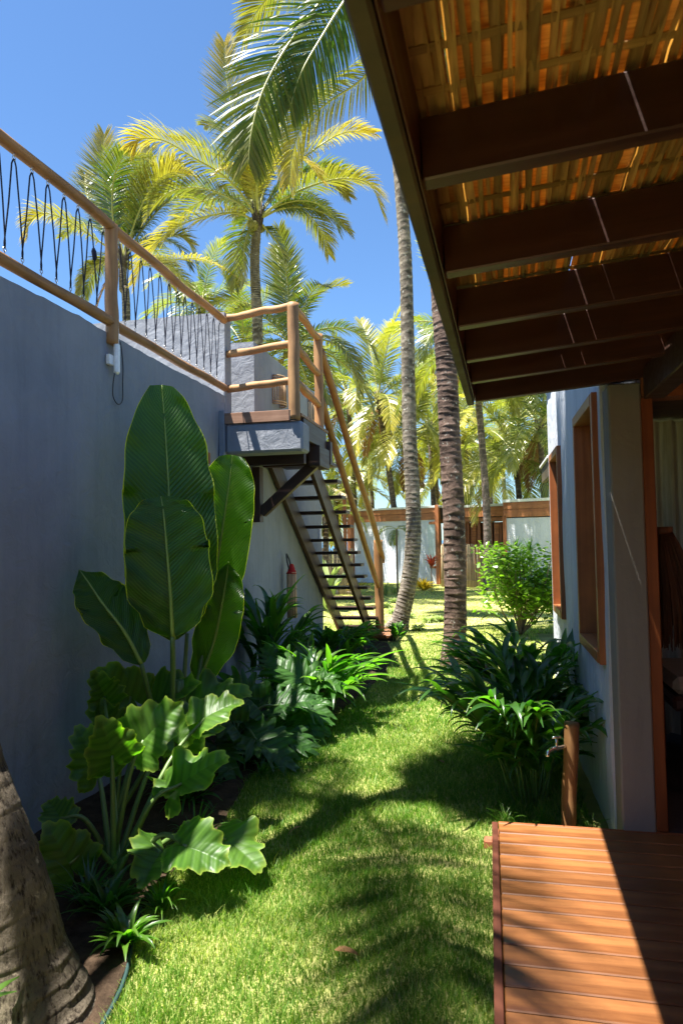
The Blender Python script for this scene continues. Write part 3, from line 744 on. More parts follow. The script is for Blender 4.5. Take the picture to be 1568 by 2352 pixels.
def variants(tag_, mat, n, wd, tint):
    out = []
    for q, (el, dr, gr) in enumerate(((80, .9, .12), (68, 1.3, .18), (55, 1.6, .25), (40, 1.9, .3), (25, 1.9, .35), (8, 1.7, .4), (-12, 1.4, .42), (-35, 1.0, .35))):
        out.append((el, frond_mesh('frond_'+tag_, arc(el, 3.5, dr), .78, n, wd, 50+q, mat, (tint[0], tint[1]*(1 if q % 2 else .6)), gr)))
    return out
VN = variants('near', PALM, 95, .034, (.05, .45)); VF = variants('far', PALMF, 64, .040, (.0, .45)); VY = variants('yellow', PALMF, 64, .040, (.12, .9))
def ring_trunk(name, path, rad, mat, parent, spacing, seg, seed, amp=.1, per=6):
    L = sum((b-a).length for a, b in zip(path[:-1], path[1:])); nr = int(L/spacing)*per; P = catmull(path, nr)
    rs = random.Random(seed); ja = [rs.uniform(0, 6.28) for _ in range(400)]
    def rf(i, a):
        rr = i/per+.22*math.sin(a+ja[min(399, (i//per)//4)]); k = int(rr); f = rr-k
        return 1+amp*(1-f)**2*(.7+.5*math.sin(a*2+ja[min(399, k)]))+.03*mnoise.noise(Vector((math.cos(a)*2, math.sin(a)*2, i*.2+seed)))
    V, F = tube_data(P, rad, seg, 0, 0, True, rf); TN = []
    for i in range(len(P)):
        for j in range(seg):
            a = 2*math.pi*j/seg; rr = i/per+.22*math.sin(a+ja[min(399, (i//per)//4)]); f = rr-int(rr)
            TN.append(max(0, 1-f*3.2)*(.55+.6*mnoise.noise(Vector((a*1.3, rr*.8, seed)))) )
    me = mesh_of(name, V, F, mat, True); ta = me.attributes.new('tint', 'FLOAT', 'POINT'); ta.data.foreach_set('value', TN)
    return obj(name, me, parent)
def crown(parent, c, var, nf, seed, sc=1., skip=None, emin=-40, nuts=True):
    rs = random.Random(seed); az = rs.uniform(0, 6.28)
    for k in range(nf):
        az += 2.39996; el = 84-(k/nf)**.85*(84-emin)+rs.uniform(-6, 6)
        q = min(range(len(var)), key=lambda j: abs(var[j][0]-el)); 
        a = az+rs.uniform(-.25, .25)
        if skip and skip(a, el): continue
        o = obj('frond', var[q][1], parent, c, (rs.uniform(-.15, .15), R(var[q][0]-el)*.6, a), sc*rs.uniform(.85, 1.12))
        o.rotation_mode = 'XYZ'
_bm = bmesh.new(); bmesh.ops.create_icosphere(_bm, subdivisions=2, radius=.11)
for _v in _bm.verts: _v.co.z *= 1.25
NUTM = bpy.data.meshes.new('coconut'); _bm.to_mesh(NUTM); _bm.free(); NUTM.materials.append(NUT)
DF = frond_mesh('frond_dead', arc(-55, 2.4, .7), .5, 34, .05, 77, DEAD, (0, 0), .5)
def crownshaft(parent, c, r, seed, mat=RACH, extra=True):
    rs = random.Random(seed); parts = []
    if extra:
        for k in range(rs.randint(3, 7)):
            a = rs.uniform(0, 6.28); obj('coconut', NUTM, parent, c+Vector((math.cos(a)*.2, math.sin(a)*.2, -.22-rs.uniform(0, .2))), (rs.random(), rs.random(), 0), rs.uniform(.8, 1.1))
        for k in range(rs.randint(0, 2)):
            o = obj('dead_frond', DF, parent, c-Vector((0, 0, .1)), (0, 0, rs.uniform(0, 6.28)), rs.uniform(.7, 1)); o['label'] = 'hanging dead brown frond'
    for k in range(9):
        a = k*2.4; d = Vector((math.cos(a), math.sin(a), 0))
        parts.append(tube_data(catmull([c+d*r*.5-Vector((0, 0, .35)), c+d*r*1.1, c+d*r*1.6+Vector((0, 0, .35))], 5), lambda t_: r*.42*(1-t_*.7), 6))
    obj('leaf_sheath', mesh_of('leaf_sheath', *merge(parts), BARKF, True), parent)
def palm(label, base, top, r0, r1, var, nf, seed, mat=BARKF, seg=12, spacing=.14, amp=.12, sc=1., group='coconut palms behind the garden', bend=.3, emin=-40, curve=None, skip=None, per=4):
    P = thing('palm_tree', label, 'palm tree', base, group)
    base = Vector(base); top = Vector(top)
    pts = curve or [base, base.lerp(top, .33)+Vector((bend*.5, 0, 0)), base.lerp(top, .66)+Vector((bend*.4, 0, 0)), top]
    ring_trunk('trunk', pts, lambda t_: r0+(r1-r0)*min(1, t_*1.15)+ (r0*.5*max(0, 1-t_*12)), mat, P, spacing, seg, seed, amp, per)
    if nf: crown(P, top, var, nf, seed, sc, skip, emin)
    crownshaft(P, top, r1, seed); return P
def img_frond(P, pts, **kw):
    """pts: (x, y, Y) points of the photograph with their own depth"""
    w_ = [at(x, y, 'Y', d) for x, y, d in pts]
    me = frond_mesh('frond', w_, **kw); return obj('frond', me, P)

# the near palm, leaning out of the picture at lower left
P0c = [Vector((-1.56, 2.12, -.05)), Vector((-1.66, 2.12, .35)), Vector((-1.90, 2.13, .9)), Vector((-2.12, 2.16, 1.7)), Vector((-2.2, 2.3, 2.7)), Vector((-2.5, 2.5, 4.8)), Vector((-3.15, 2.62, 8.2))]
p0 = thing('palm_tree', 'thick rough palm trunk leaning out of the photo at the lower left corner', 'palm tree', P0c[0])
ring_trunk('trunk', P0c, lambda t_: .155+.07*max(0, 1-t_*9)-.03*t_, BARK0, p0, .20, 48, 3, .028, 9)
rs = random.Random(4)
for (az, el) in ((8, 30), (14, 42), (18, 24), (6, 48), (188, 40), (176, 28), (26, 38), (30, 44), (40, 20), (36, 10), (48, 34), (58, 42), (52, 56), (44, 26), (-84, 58), (170, 62), (30, 64)):
    q = min(range(8), key=lambda j: abs(VN[j][0]-el)); obj('frond', VN[q][1], p0, P0c[-1], (0, R(VN[q][0]-el)*.6, R(az)), 1.0)
crownshaft(p0, P0c[-1], .12, 2, extra=False)

# two tall trunks in the middle
def pxw(x, y, Y): return at(x, y, 'Y', Y)
Ac = [pxw(906, 1462, 12.1), pxw(925, 1400, 12.1), pxw(941, 1320, 12.1), pxw(949, 1230, 12.1), pxw(947, 1130, 12.15), pxw(940, 1000, 12.2), pxw(936, 800, 12.2), pxw(931, 600, 12.2), pxw(920, 440, 12.2), pxw(900, 200, 12.2), pxw(880, -70, 12.2)]
pa = thing('palm_tree', 'tall slender palm with curved foot, the left one of the two trunks in the middle', 'palm tree', Ac[0])
ring_trunk('trunk', Ac, lambda t_: .150-.052*t_+.15*max(0, 1-t_*10)**2, BARKA, pa, .125, 28, 4, .085, 6)
cA = Ac[-1]
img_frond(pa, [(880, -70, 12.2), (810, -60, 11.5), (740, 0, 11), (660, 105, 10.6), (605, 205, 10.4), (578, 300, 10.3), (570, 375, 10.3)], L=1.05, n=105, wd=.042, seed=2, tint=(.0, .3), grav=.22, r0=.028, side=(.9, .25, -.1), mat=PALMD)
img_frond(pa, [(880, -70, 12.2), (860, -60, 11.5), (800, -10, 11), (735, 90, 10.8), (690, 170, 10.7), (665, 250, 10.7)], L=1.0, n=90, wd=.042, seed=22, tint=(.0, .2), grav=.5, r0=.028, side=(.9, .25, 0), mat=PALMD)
img_frond(pa, [(885, -60, 12.2), (900, 60, 12.3), (840, 172, 12.6), (755, 234, 12.8), (697, 285, 13), (672, 350, 13), (664, 425, 13)], L=.85, n=95, wd=.032, seed=3, tint=(.2, .8), grav=.6, side=(.5, .5, 0))
crown(pa, cA, VN, 16, 5, 1.0, lambda a, el: el < 30 and (math.sin(a) < .2 or math.cos(a) < .2), 0)
Bc = [pxw(1040, 1540, 8.84), pxw(1045, 1400, 8.84), pxw(1042, 1200, 8.84), pxw(1032, 1000, 8.84), pxw(1025, 850, 8.84), pxw(1014, 700, 8.84), pxw(995, 400, 8.84), pxw(965, 0, 8.84), pxw(945, -300, 8.84)]
pb = thing('palm_tree', 'thick brown palm trunk with white lichen, the right one of the two in the middle', 'palm tree', Bc[0])
ring_trunk('trunk', Bc, lambda t_: .142-.02*t_+.03*max(0, 1-t_*14), BARKB, pb, .115, 32, 8, .075, 7)
crown(pb, Bc[-1], VN, 16, 15, 1.0, lambda a, el: el < 40, 20)

# main palm behind the left wall
Y2 = 17.2; c2 = pxw(592, 498, Y2)
p2 = thing('palm_tree', 'big coconut palm rising behind the landing with the fullest crown', 'palm tree', (pxw(592, 790, Y2).x, Y2, 0))
ring_trunk('trunk', [Vector((pxw(594, 790, Y2).x, Y2, 0)), pxw(592, 790, Y2), pxw(588, 680, Y2), pxw(585, 600, Y2), pxw(588, 545, Y2), c2], lambda t_: .145-.03*t_, BARKA, p2, .12, 20, 9, .1, 5)
crownshaft(p2, c2, .12, 3)
crown(p2, c2, VN, 15, 31, .95, lambda a, el: math.sin(a) < -.6, 15)
F2 = [([(592, 500, 17.2), (572, 400, 17.0), (542, 290, 17), (522, 186, 17), (515, 96, 17)], dict(L=.95, tint=(.0, .9), grav=.06, side=(1, .2, 0))),
 ([(590, 500, 17.2), (550, 440, 16.6), (508, 399, 16.2), (450, 365, 15.8), (382, 325, 15.6), (330, 318, 15.4), (312, 330, 15.4)], dict(tint=(.2, .9), grav=.5)),
 ([(588, 515, 17.2), (555, 492, 16.8), (500, 492, 16.2), (414, 517, 15.6), (342, 575, 15.3), (308, 650, 15.2)], dict(tint=(.35, .9), grav=.45, L=.9)),
 ([(586, 515, 17.2), (568, 540, 16.9), (560, 590, 16.8), (562, 650, 16.8)], dict(tint=(.1, .5), grav=.3, L=.6, n=45)),
 ([(600, 500, 17.2), (650, 458, 17), (720, 425, 16.8), (790, 410, 16.6), (850, 425, 16.5), (880, 495, 16.5)], dict(tint=(.15, .9), grav=.35, L=.9)),
 ([(600, 500, 17.2), (650, 478, 17.4), (710, 478, 17.6), (765, 500, 17.8), (803, 535, 17.9)], dict(tint=(.0, .4), grav=.4, L=.7)),
 ([(598, 490, 17.2), (650, 410, 17.6), (720, 345, 18), (790, 305, 18.4), (858, 306, 18.6)], dict(tint=(.3, 1), grav=.4, L=.8)),
 ([(596, 490, 17.2), (612, 400, 17.6), (650, 300, 18.2), (700, 245, 18.8), (760, 220, 19.3)], dict(tint=(.0, .5), grav=.2, L=.95)),
 ([(592, 495, 17.2), (590, 430, 16.6), (600, 380, 16.1), (640, 352, 15.5), (700, 370, 15.2), (735, 410, 15.1)], dict(tint=(.4, .9), grav=.35, L=.8)),
 ([(592, 495, 17.2), (580, 440, 16.9), (572, 400, 16.5), (545, 380, 16), (500, 395, 15.4)], dict(tint=(.3, .6), grav=.4, L=.7)),
 ([(598, 512, 17.2), (615, 530, 17.4), (640, 560, 17.5), (655, 598, 17.6)], dict(tint=(.0, .3), grav=.2, L=.5, n=40)),
 ([(595, 495, 17.2), (640, 430, 17.9), (700, 400, 18.6), (760, 410, 19.1), (800, 450, 19.5)], dict(tint=(.2, .5), grav=.35, L=.8)),
 ([(592, 495, 17.2), (560, 400, 17.8), (540, 330, 18.4), (500, 290, 19), (470, 290, 19.3)], dict(tint=(.0, .3), grav=.3, L=.8)),
 ([(592, 495, 17.2), (600, 380, 17.6), (610, 280, 17.9), (640, 190, 18.2)], dict(tint=(.1, .5), grav=.1, L=.9, side=(1, 0, 0)))]
for q, (pts, kw) in enumerate(F2):
    k2 = dict(n=120, wd=.03, seed=100+q, L=1.0, r0=.035); k2.update(kw); img_frond(p2, pts, **k2)
# the palm to its left
Y3 = 21; c3 = pxw(284, 590, Y3)
p3 = thing('palm_tree', 'coconut palm with rounded crown behind the rope railing, left of the biggest palm', 'palm tree', (c3.x, Y3, 0))
ring_trunk('trunk', [Vector((pxw(291, 735, Y3).x, Y3, 0)), pxw(291, 735, Y3), pxw(283, 660, Y3), c3], lambda t_: .14-.02*t_, BARKA, p3, .13, 18, 12, .1, 5)
crownshaft(p3, c3, .14, 4)
crown(p3, c3, VN, 12, 33, 1.0, lambda a, el: math.sin(a) < -.6, 10)
F3 = [([(284, 590, 21), (258, 503, 21), (236, 400, 21), (240, 308, 21)], dict(L=1.15, tint=(0, .8), grav=.05, side=(1, .1, 0))),
 ([(282, 590, 21), (260, 500, 20.6), (262, 410, 20.2), (290, 357, 19.8), (335, 365, 19.5)], dict(L=.9, tint=(0, .3), grav=.35)),
 ([(286, 590, 21), (313, 503, 20.7), (346, 435, 20.4), (389, 398, 20.1), (436, 400, 20)], dict(L=1.0, tint=(.1, .8), grav=.3)),
 ([(288, 590, 21), (324, 532, 21.2), (378, 470, 21.4), (432, 447, 21.6), (476, 468, 21.8)], dict(L=1.0, tint=(0, .2), grav=.3)),
 ([(280, 590, 21), (216, 546, 20.6), (155, 506, 20.2), (101, 489, 19.9), (70, 510, 19.7), (62, 545, 19.6)], dict(L=.95, tint=(.25, 1), grav=.4)),
 ([(290, 600, 21), (330, 608, 20.6), (378, 600, 20.2), (468, 596, 19.7), (562, 648, 19.3)], dict(L=.8, tint=(.3, .9), grav=.4)),
 ([(284, 590, 21), (300, 500, 21.5), (320, 400, 21.8), (345, 340, 22)], dict(L=1.0, tint=(0, .3), grav=.1, side=(1, 0, 0))),
 ([(280, 590, 21), (235, 520, 21.5), (200, 450, 22), (195, 400, 22.3)], dict(L=.9, tint=(0, .4), grav=.2)),
 ([(288, 598, 21), (340, 570, 21.5), (400, 540, 21.9), (440, 560, 22.2)], dict(L=.9, tint=(.1, .5), grav=.35)),
 ([(280, 600, 21), (240, 600, 20.8), (200, 630, 20.6), (180, 680, 20.5)], dict(L=.7, tint=(.2, .6), grav=.3)),
 ([(286, 590, 21), (330, 480, 20.9), (370, 410, 20.8), (400, 370, 20.7)], dict(L=.9, tint=(0, .6), grav=.25))]
for q, (pts, kw) in enumerate(F3):
    k2 = dict(n=110, wd=.036, seed=200+q, r0=.035); k2.update(kw); img_frond(p3, pts, **k2)

def bg_palm(label, cx_, cy_, bx, Y, var, nf, seed, r=.13, emin=-35, sc=1.):
    top = pxw(cx_, cy_, Y); bp = pxw(bx, 1160, Y)
    return palm(label, (bp.x, Y, -.02), top, r, r*.72, var, nf, seed, BARKF, 10, .16, .12, sc, 'coconut palms behind the garden', .2, emin)
BG = [('small dark palm crown low behind the rope railing', 466, 700, 470, 27, VF, 14, 1),
 ('green palm crown directly behind the tall landing post', 668, 790, 664, 21, VN, 20, 2),
 ('palm crown between the parapet and the white corner wall', 560, 800, 556, 26, VF, 16, 3),
 ('slim palm with dark straight trunk right of the handrails', 798, 905, 812, 29, VF, 16, 4),
 ('palm with slim leaning trunk, second right of the handrails', 868, 918, 915, 26, VY, 16, 5),
 ('yellowish palm just behind the left tall trunk', 940, 1000, 944, 27, VY, 16, 7),
 ('palm crown showing between the two tall trunks', 985, 985, 990, 31, VY, 16, 8),
 ('palm crown just right of the right tall trunk', 1068, 1000, 1062, 30, VY, 16, 9),
 ('leaning palm whose crown is behind the porch eave', 1085, 790, 1116, 22, VF, 16, 10),
 ('drooping palm above the right part of the far house', 1182, 1050, 1190, 25, VY, 16, 11),
 ('dense palm next to the top of the right wall', 1238, 985, 1242, 24, VF, 16, 12),
 ('low palm above the porch of the far house', 1120, 1075, 1125, 34, VY, 14, 13),
 ('low palm crown above the left wing of the far house', 850, 1085, 852, 36, VY, 14, 14),
 ('low palm crown between the tall trunks at the far roof', 1000, 1095, 1003, 36, VY, 14, 16),
 ('tiny far palm top at the porch eave beside the right tall trunk', 990, 810, 1000, 42, VF, 14, 17),
 ('low palm crown showing through the stair treads', 768, 1120, 766, 30, VY, 16, 18),
 ('palm crown high behind the right wall', 1300, 930, 1295, 27, VF, 14, 20),
 ('far palm crown between eave and right wall', 1150, 985, 1152, 38, VF, 14, 22)]
for b_ in BG: bg_palm(*b_)
# thin young palm trunk seen through the stairs
palm('young palm with ragged trunk seen between the stair stringers', (pxw(745, 1330, 16).x, 16, 0), pxw(748, 1190, 16), .09, .07, VN, 7, 44, BARKB, 10, .09, .15, .35, None, .02, 10)

# ------------------------------------------------------------------ far house
class Plane:
    def __init__(s, A, B):
        s.A = Vector((A[0], A[1], 0)); s.u = (Vector((B[0], B[1], 0))-s.A).normalized(); s.n = Vector((s.u.y, -s.u.x, 0)); s.ang = math.atan2(s.u.y, s.u.x)
    def sz(s, x, y):
        r = ray(x, y); o = Vector((0, 0, CAM_H)); P = o+r*((s.A-o).dot(s.n)/r.dot(s.n)); return (P-s.A).dot(s.u), P.z
    def box(s, name, x0, y0, x1, y1, near, thick, mat, parent, bev=.004, z=None):
        ym = (y0+y1)/2
        a, _ = s.sz(x0, ym); b_, _ = s.sz(x1, ym); _, z1 = s.sz((x0+x1)/2, y0); _, z0 = s.sz((x0+x1)/2, y1)
        if z: z0, z1 = z[0] if z[0] is not None else z0, z[1] if z[1] is not None else z1
        c = s.A+s.u*(a+b_)/2+s.n*(near-thick/2); c.z = (z0+z1)/2
        return obj(name, box_mesh((abs(b_-a), thick, abs(z1-z0)), mat, bev), parent, c, (0, 0, s.ang))
FL = Plane((-5.6, 26.6), (-1.7, 24.9)); FM = Plane((-1.7, 25.6), (.6, 24.6)); FRt = Plane((.5, 22.9), (2.4, 22.3))
fh = thing('far_house', 'low pale house with orange timber fascia at the end of the garden', 'building', (-1.5, 25, 0))
FL.box('wall', 812, 1194, 1006, 1345, 0, .2, PL_FAR, fh, .01, (0, None))
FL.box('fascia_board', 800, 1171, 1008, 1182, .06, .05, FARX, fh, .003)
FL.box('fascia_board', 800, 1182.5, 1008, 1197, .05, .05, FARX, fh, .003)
FL.box('roof_flashing', 798, 1166, 1010, 1170.5, .09, 1.5, GREYR, fh, .003)
FL.box('roof', 802, 1171, 1006, 1196, -.05, 6, DARKIN, fh, 0)
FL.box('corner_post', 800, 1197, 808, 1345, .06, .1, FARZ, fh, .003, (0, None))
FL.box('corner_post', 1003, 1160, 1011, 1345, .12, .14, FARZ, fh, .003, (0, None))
wn = FL.box('window', 983, 1205, 1002, 1300, .01, .03, plain('pale_glass', (.45, .52, .52), .15, .6), fh, 0)
FL.box('frame', 978, 1198, 983, 1304, .05, .07, FARZ, wn, .003); FL.box('frame', 983, 1198, 1002, 1204, .05, .07, FARX, wn, .003)
FL.box('frame', 983, 1300, 1003, 1305, .05, .07, FARX, wn, .003)
FL.box('frame', 822, 1215, 825, 1300, .03, .05, FARZ, wn, .003)
# recessed porch
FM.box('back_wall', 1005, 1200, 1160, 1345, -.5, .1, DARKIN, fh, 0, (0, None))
FM.box('fascia_board', 1011, 1166, 1157, 1188, .12, .06, FARX, fh, .003)
FM.box('beam', 1011, 1190, 1157, 1198, .02, .06, FARX, fh, .003)
FM.box('roof_flashing', 1009, 1160, 1158, 1165.5, .16, 1.5, GREYR, fh, .003)
FM.box('roof', 1011, 1166, 1156, 1190, .0, 3, DARKIN, fh, 0)
for (x0, x1) in ((1050, 1068), (1072, 1091), (1100, 1122), (1126, 1143)):
    door = FM.box('shutter', x0, 1199, x1, 1252, -.3, .04, FARZ, fh, .003, (.1, None))
    for k in range(11):
        FM.box('slat', x0+3, 1203+k*6.0, x1-3, 1207.5+k*6.0, -.26, .03, FARX, door, .002)
FM.box('post', 1068, 1197, 1072, 1345, -.2, .1, FARZ, fh, .003, (0, None)); FM.box('post', 1093, 1197, 1098, 1345, -.2, .1, FARZ, fh, .003, (0, None))
V, F = tube_data([FM.A+FM.u*1.2+FM.n*.2+Vector((0, 0, 2.62)), FM.A+FM.u*1.2+FM.n*.2+Vector((0, 0, 2.70))], .09, 12); 
# right wing
FRt.box('wall', 1164, 1186, 1420, 1400, 0, .2, PL_FAR, fh, .01, (0, None))
FRt.box('fascia_board', 1156, 1149, 1420, 1165, .07, .05, FARX, fh, .003)
FRt.box('fascia_board', 1156, 1165.5, 1420, 1184, .06, .05, FARX, fh, .003)
FRt.box('roof_flashing', 1154, 1142, 1422, 1148.5, .1, 3.5, GREYR, fh, .003)
FRt.box('roof', 1157, 1149, 1418, 1184, -.03, 3, DARKIN, fh, 0)
FRt.box('corner_post', 1157, 1184.5, 1165, 1400, .06, .12, FARZ, fh, .003, (0, None))
# reed fences
def reed_fence(label, pl, x0, x1, yt, yb, near, n_, parent_loc, dens=1):
    f = thing('reed_fence', label, 'fence', parent_loc)
    a, z1 = pl.sz(x0, yt); b_, _ = pl.sz(x1, yt)
    for k in range(n_):
        s_ = a+(b_-a)*k/n_; P = pl.A+pl.u*s_+pl.n*near
        z = z1+random.uniform(-.05, .07); V = []
        me = REEDM[k % 6]
        obj('reed', me, f, (P.x, P.y, 0), (R(random.uniform(-1, 1)), R(random.uniform(-1.2, 1.2)), random.uniform(0, 6)), (1, 1, z))
    for z in (.25, z1*.8):
        A_ = pl.A+pl.u*a+pl.n*(near+.03)+Vector((0, 0, z)); B_ = pl.A+pl.u*b_+pl.n*(near+.03)+Vector((0, 0, z)); beam('tie_rail', A_, B_, .012, .02, REED, f, 0)
    return f
REEDM = []
for k in range(6):
    V, F = tube_data([Vector((0, 0, 0)), Vector((.01*(k-3)/3, 0, .5)), Vector((0, 0, 1))], .011+.0015*k, 6); REEDM.append(mesh_of('reed', V, F, REED, True))
FF = Plane((-1.55, 23.6), (.35, 22.9))
reed_fence('straw coloured reed fence in front of the far house shutters', FF, 1011, 1146, 1253, 1345, 0, 92, (-.6, 23.2, 0))
FG = Plane((-6.5, 20.5), (-4.0, 20.3))
reed_fence('dark reed fence seen through the stair treads', FG, 738, 812, 1264, 1345, 0, 55, (-5, 20.4, 0))
# little roofed hut between stair treads
hu = thing('garden_hut', 'small roofed hut peeking out behind the stair stringer', 'hut', pxw(775, 1130, 24))
p = pxw(776, 1135, 24)
V = [(p.x-1.6, 24, p.z-.1), (p.x+.42, 24, p.z-.13), (p.x+.35, 26, p.z-.1), (p.x-1.6, 26, p.z-.1), (p.x-.5, 24.5, p.z+.38), (p.x-.5, 25.5, p.z+.38)]
obj('hut_roof', mesh_of('hut_roof', V, [(0, 1, 4), (1, 2, 5, 4), (2, 3, 5), (3, 0, 4, 5), (3, 2, 1, 0)], REED), hu)
for hx in (-1.4, .1):
    for hy in (24.3, 25.7): box('post', (p.x+hx, hy, 0), (p.x+hx+.12, hy+.12, p.z-.1), REDZ, hu, .01)

# ------------------------------------------------------------------ plants: generic leaves
def blade_leaf(name, L, W, mat, arch=.6, fold=.25, nseg=8, seed=0, twist=0, shape=.45, wavy=0):
    """lance leaf from the origin along +X, arching down"""
    rs = random.Random(seed); V = []; F = []; UV = []; e = .35*arch; p = Vector((0, 0, 0))
    for i in range(nseg+1):
        t_ = i/nseg; w_ = W*.5*(math.sin(math.pi*min(1, t_**shape))**.8 if 0 < t_ < 1 else (.12 if t_ == 0 else .01)); w_ = max(w_, W*.03)
        tw = twist*t_; s = Vector((0, math.cos(tw), math.sin(tw))); upv = Vector((-math.sin(e), 0, math.cos(e)))
        wz = wavy*math.sin(t_*17+seed)
        V += [p+s*w_+upv*(w_*fold+wz*w_), p-upv*w_*.12, p-s*w_+upv*(w_*fold-wz*w_)]
        p = p+Vector((math.cos(e), 0, math.sin(e)))*L/nseg; e -= arch*2.2/nseg*(.5+t_)
    for i in range(nseg):
        for q in range(2): k = i*3+q; F.append((k, k+1, k+4, k+3))
    me = mesh_of(name, V, F, mat, True)
    uvl = me.uv_layers.new(name='UVMap'); 
    uv = []
    for l in me.loops: uv += [(l.vertex_index % 3)/2, (l.vertex_index//3)/nseg]
    uvl.data.foreach_set('uv', uv); return me
LG = [blade_leaf('leaf', .34, .055, GINGER, .55+.12*k, .3, 8, k, .25*(k-2)) for k in range(6)]
LGL = [blade_leaf('leaf', .36, .055, GINGERL, .3+.15*k, .35, 8, k+20, .2*(k-1)) for k in range(4)]
def orient(d, upv=(0, 0, 1)):
    d = Vector(d).normalized(); s = Vector(upv).cross(d)
    if s.length < 1e-3: s = Vector((0, 1, 0))
    s.normalize(); return Matrix((d, s, d.cross(s))).transposed().to_euler()
def cane_plant(label, base, ncane, H, spread, meshes, seed, nleaf=11, name='ginger_plant', group=None, lean=(0, 0), spr0=.12, scale=1., bright=None, cat='plant', up_=0., dirs=None, lmin=.22, bias=1.):
    P = thing(name, label, cat, base, group); rs = random.Random(seed); base = Vector(base); cnt = 0
    stems = []
    for c in range(ncane):
        a = rs.uniform(0, 6.28) if dirs is None else rs.uniform(*dirs); q = (rs.random())**.6; h = H*rs.uniform(.6, 1.05)*(1-.18*q)
        d = Vector((math.cos(a), math.sin(a), 0)); b0 = base+d*spr0*rs.random()
        tip = b0+d*spread*q+Vector((lean[0], lean[1], h)); mid = b0.lerp(tip, .5)+Vector((0, 0, h*.14))-d*spread*q*.14
        path = catmull([b0, mid, tip], 12); stems.append(tube_data(path, lambda t_: .007*(1-t_*.6)*scale, 5))
        for k in range(nleaf):
            t_ = lmin+(1-lmin)*(k+.5)/nleaf; x = t_*12; i_ = min(int(x), 11); pt = path[i_].lerp(path[i_+1], x-i_); T = (path[i_+1]-path[i_]).normalized()
            if cnt >= 296: break
            az = a+math.pi/2*(1 if k % 2 else -1)*rs.uniform(.5, 1.2)+rs.uniform(-.3, .3)
            sd = Vector((math.cos(az), math.sin(az), 0)); dr = (T*(.55+.7*t_+up_)+sd*(.95-.4*t_)+d*.25*bias+Vector((0, 0, rs.uniform(-.1, .2)))).normalized()
            ml = (bright if bright and rs.random() < .3 else meshes); me = rs.choice(ml)
            obj('leaf', me, P, pt, orient(dr), scale*rs.uniform(.75, 1.2)*(1-.35*(t_ > .93))); cnt += 1
    o = obj('stem', mesh_of('stem', *merge(stems), STEM, True), P)
    return P

# big clump on the right beside the wall
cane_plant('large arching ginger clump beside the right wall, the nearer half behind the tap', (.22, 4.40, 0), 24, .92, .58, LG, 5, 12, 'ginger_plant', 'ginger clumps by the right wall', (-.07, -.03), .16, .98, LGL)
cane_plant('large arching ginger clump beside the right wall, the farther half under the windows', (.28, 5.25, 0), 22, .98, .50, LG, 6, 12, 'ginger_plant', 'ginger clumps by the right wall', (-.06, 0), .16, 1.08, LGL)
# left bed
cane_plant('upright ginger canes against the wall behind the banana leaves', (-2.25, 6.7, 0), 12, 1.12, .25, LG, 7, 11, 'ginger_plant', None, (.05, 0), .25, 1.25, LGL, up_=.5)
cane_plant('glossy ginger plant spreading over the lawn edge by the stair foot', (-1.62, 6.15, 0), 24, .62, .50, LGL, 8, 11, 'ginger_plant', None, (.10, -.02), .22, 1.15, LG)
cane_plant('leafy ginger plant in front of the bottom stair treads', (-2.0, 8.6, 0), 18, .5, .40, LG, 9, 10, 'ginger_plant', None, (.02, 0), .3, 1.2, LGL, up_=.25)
LSH = [blade_leaf('leaf', .17, .075, GINGERL, .5+.1*k, .25, 6, k+60, .1, .6) for k in range(4)]
cane_plant('low bushy plant with oval leaves at the foot of the stairs', (-1.98, 10.1, 0), 20, .30, .34, LSH, 10, 9, 'leafy_bush', None, (0, 0), .3, 1.0)
cane_plant('small oval leaved plant trailing off the stair base boards', (-1.45, 10.8, 0), 8, .26, .16, LSH, 12, 8, 'leafy_bush', None, (.05, -.05), .1, .9)

# ---- big paddle leaves
def paddle(pts, W, n_, rollv=0, cup=.12, parent=None, seed=0, notch=0, tipcut=.0, label=None):
    """paddle leaf along a 3D midrib, facing the vector n_"""
    path = catmull(pts, 36); V = []; F = []; M = 12; n_ = Vector(n_)
    for i, p in enumerate(path):
        t_ = i/36; T = (path[min(i+1, 36)]-path[max(i-1, 0)]).normalized(); s = T.cross(n_).normalized(); nn = s.cross(T)
        a = R(rollv)*t_; s = s*math.cos(a)+nn*math.sin(a); nn = s.cross(T)
        w_ = W*.5*min(1, (t_*5.5)**.55)*(1-max(0, (t_-.42)/.58)**2.3*(.93-tipcut)) if t_ > 0 else W*.05
        for j in range(M+1):
            u = j/M*2-1; wv = w_*(1+.04*mnoise.noise(Vector((t_*9, u*2, seed))))
            z = cup*abs(u)**1.6*w_*1.6+.018*math.sin(t_*30+u*4+seed)*abs(u)**2+.01*mnoise.noise(Vector((t_*14, u*6, seed)))
            vy = -abs(u)**2*.06*(1 if t_ > .1 else 0)
            V.append(p+s*u*wv+nn*z+T*(-vy if t_ < .5 else vy*.3))
    for i in range(36):
        for j in range(M): k = i*(M+1)+j; F.append((k, k+1, k+M+2, k+M+1))
    me = mesh_of('leaf', V, F, BANANA, True); uvl = me.uv_layers.new(name='UVMap'); uv = []
    for l in me.loops: uv += [(l.vertex_index % (M+1))/M, (l.vertex_index//(M+1))/36]
    uvl.data.foreach_set('uv', uv); o = obj('leaf', me, parent)
    if label: o['label'] = label
    fr = n_.normalized()*.004
    V, F = tube_data([q for q in path], lambda t_: .011*(1-t_)+.002, 8); obj('midrib', mesh_of('midrib', V, F, MIDRIB, True), o)
    return o
bp = thing('bird_of_paradise', 'giant paddle leaved plant standing against the shaded left wall', 'plant', (-1.95, 4.1, 0))
def A3(x, y, Y): return at(x, y, 'Y', Y)
sundir = SUN
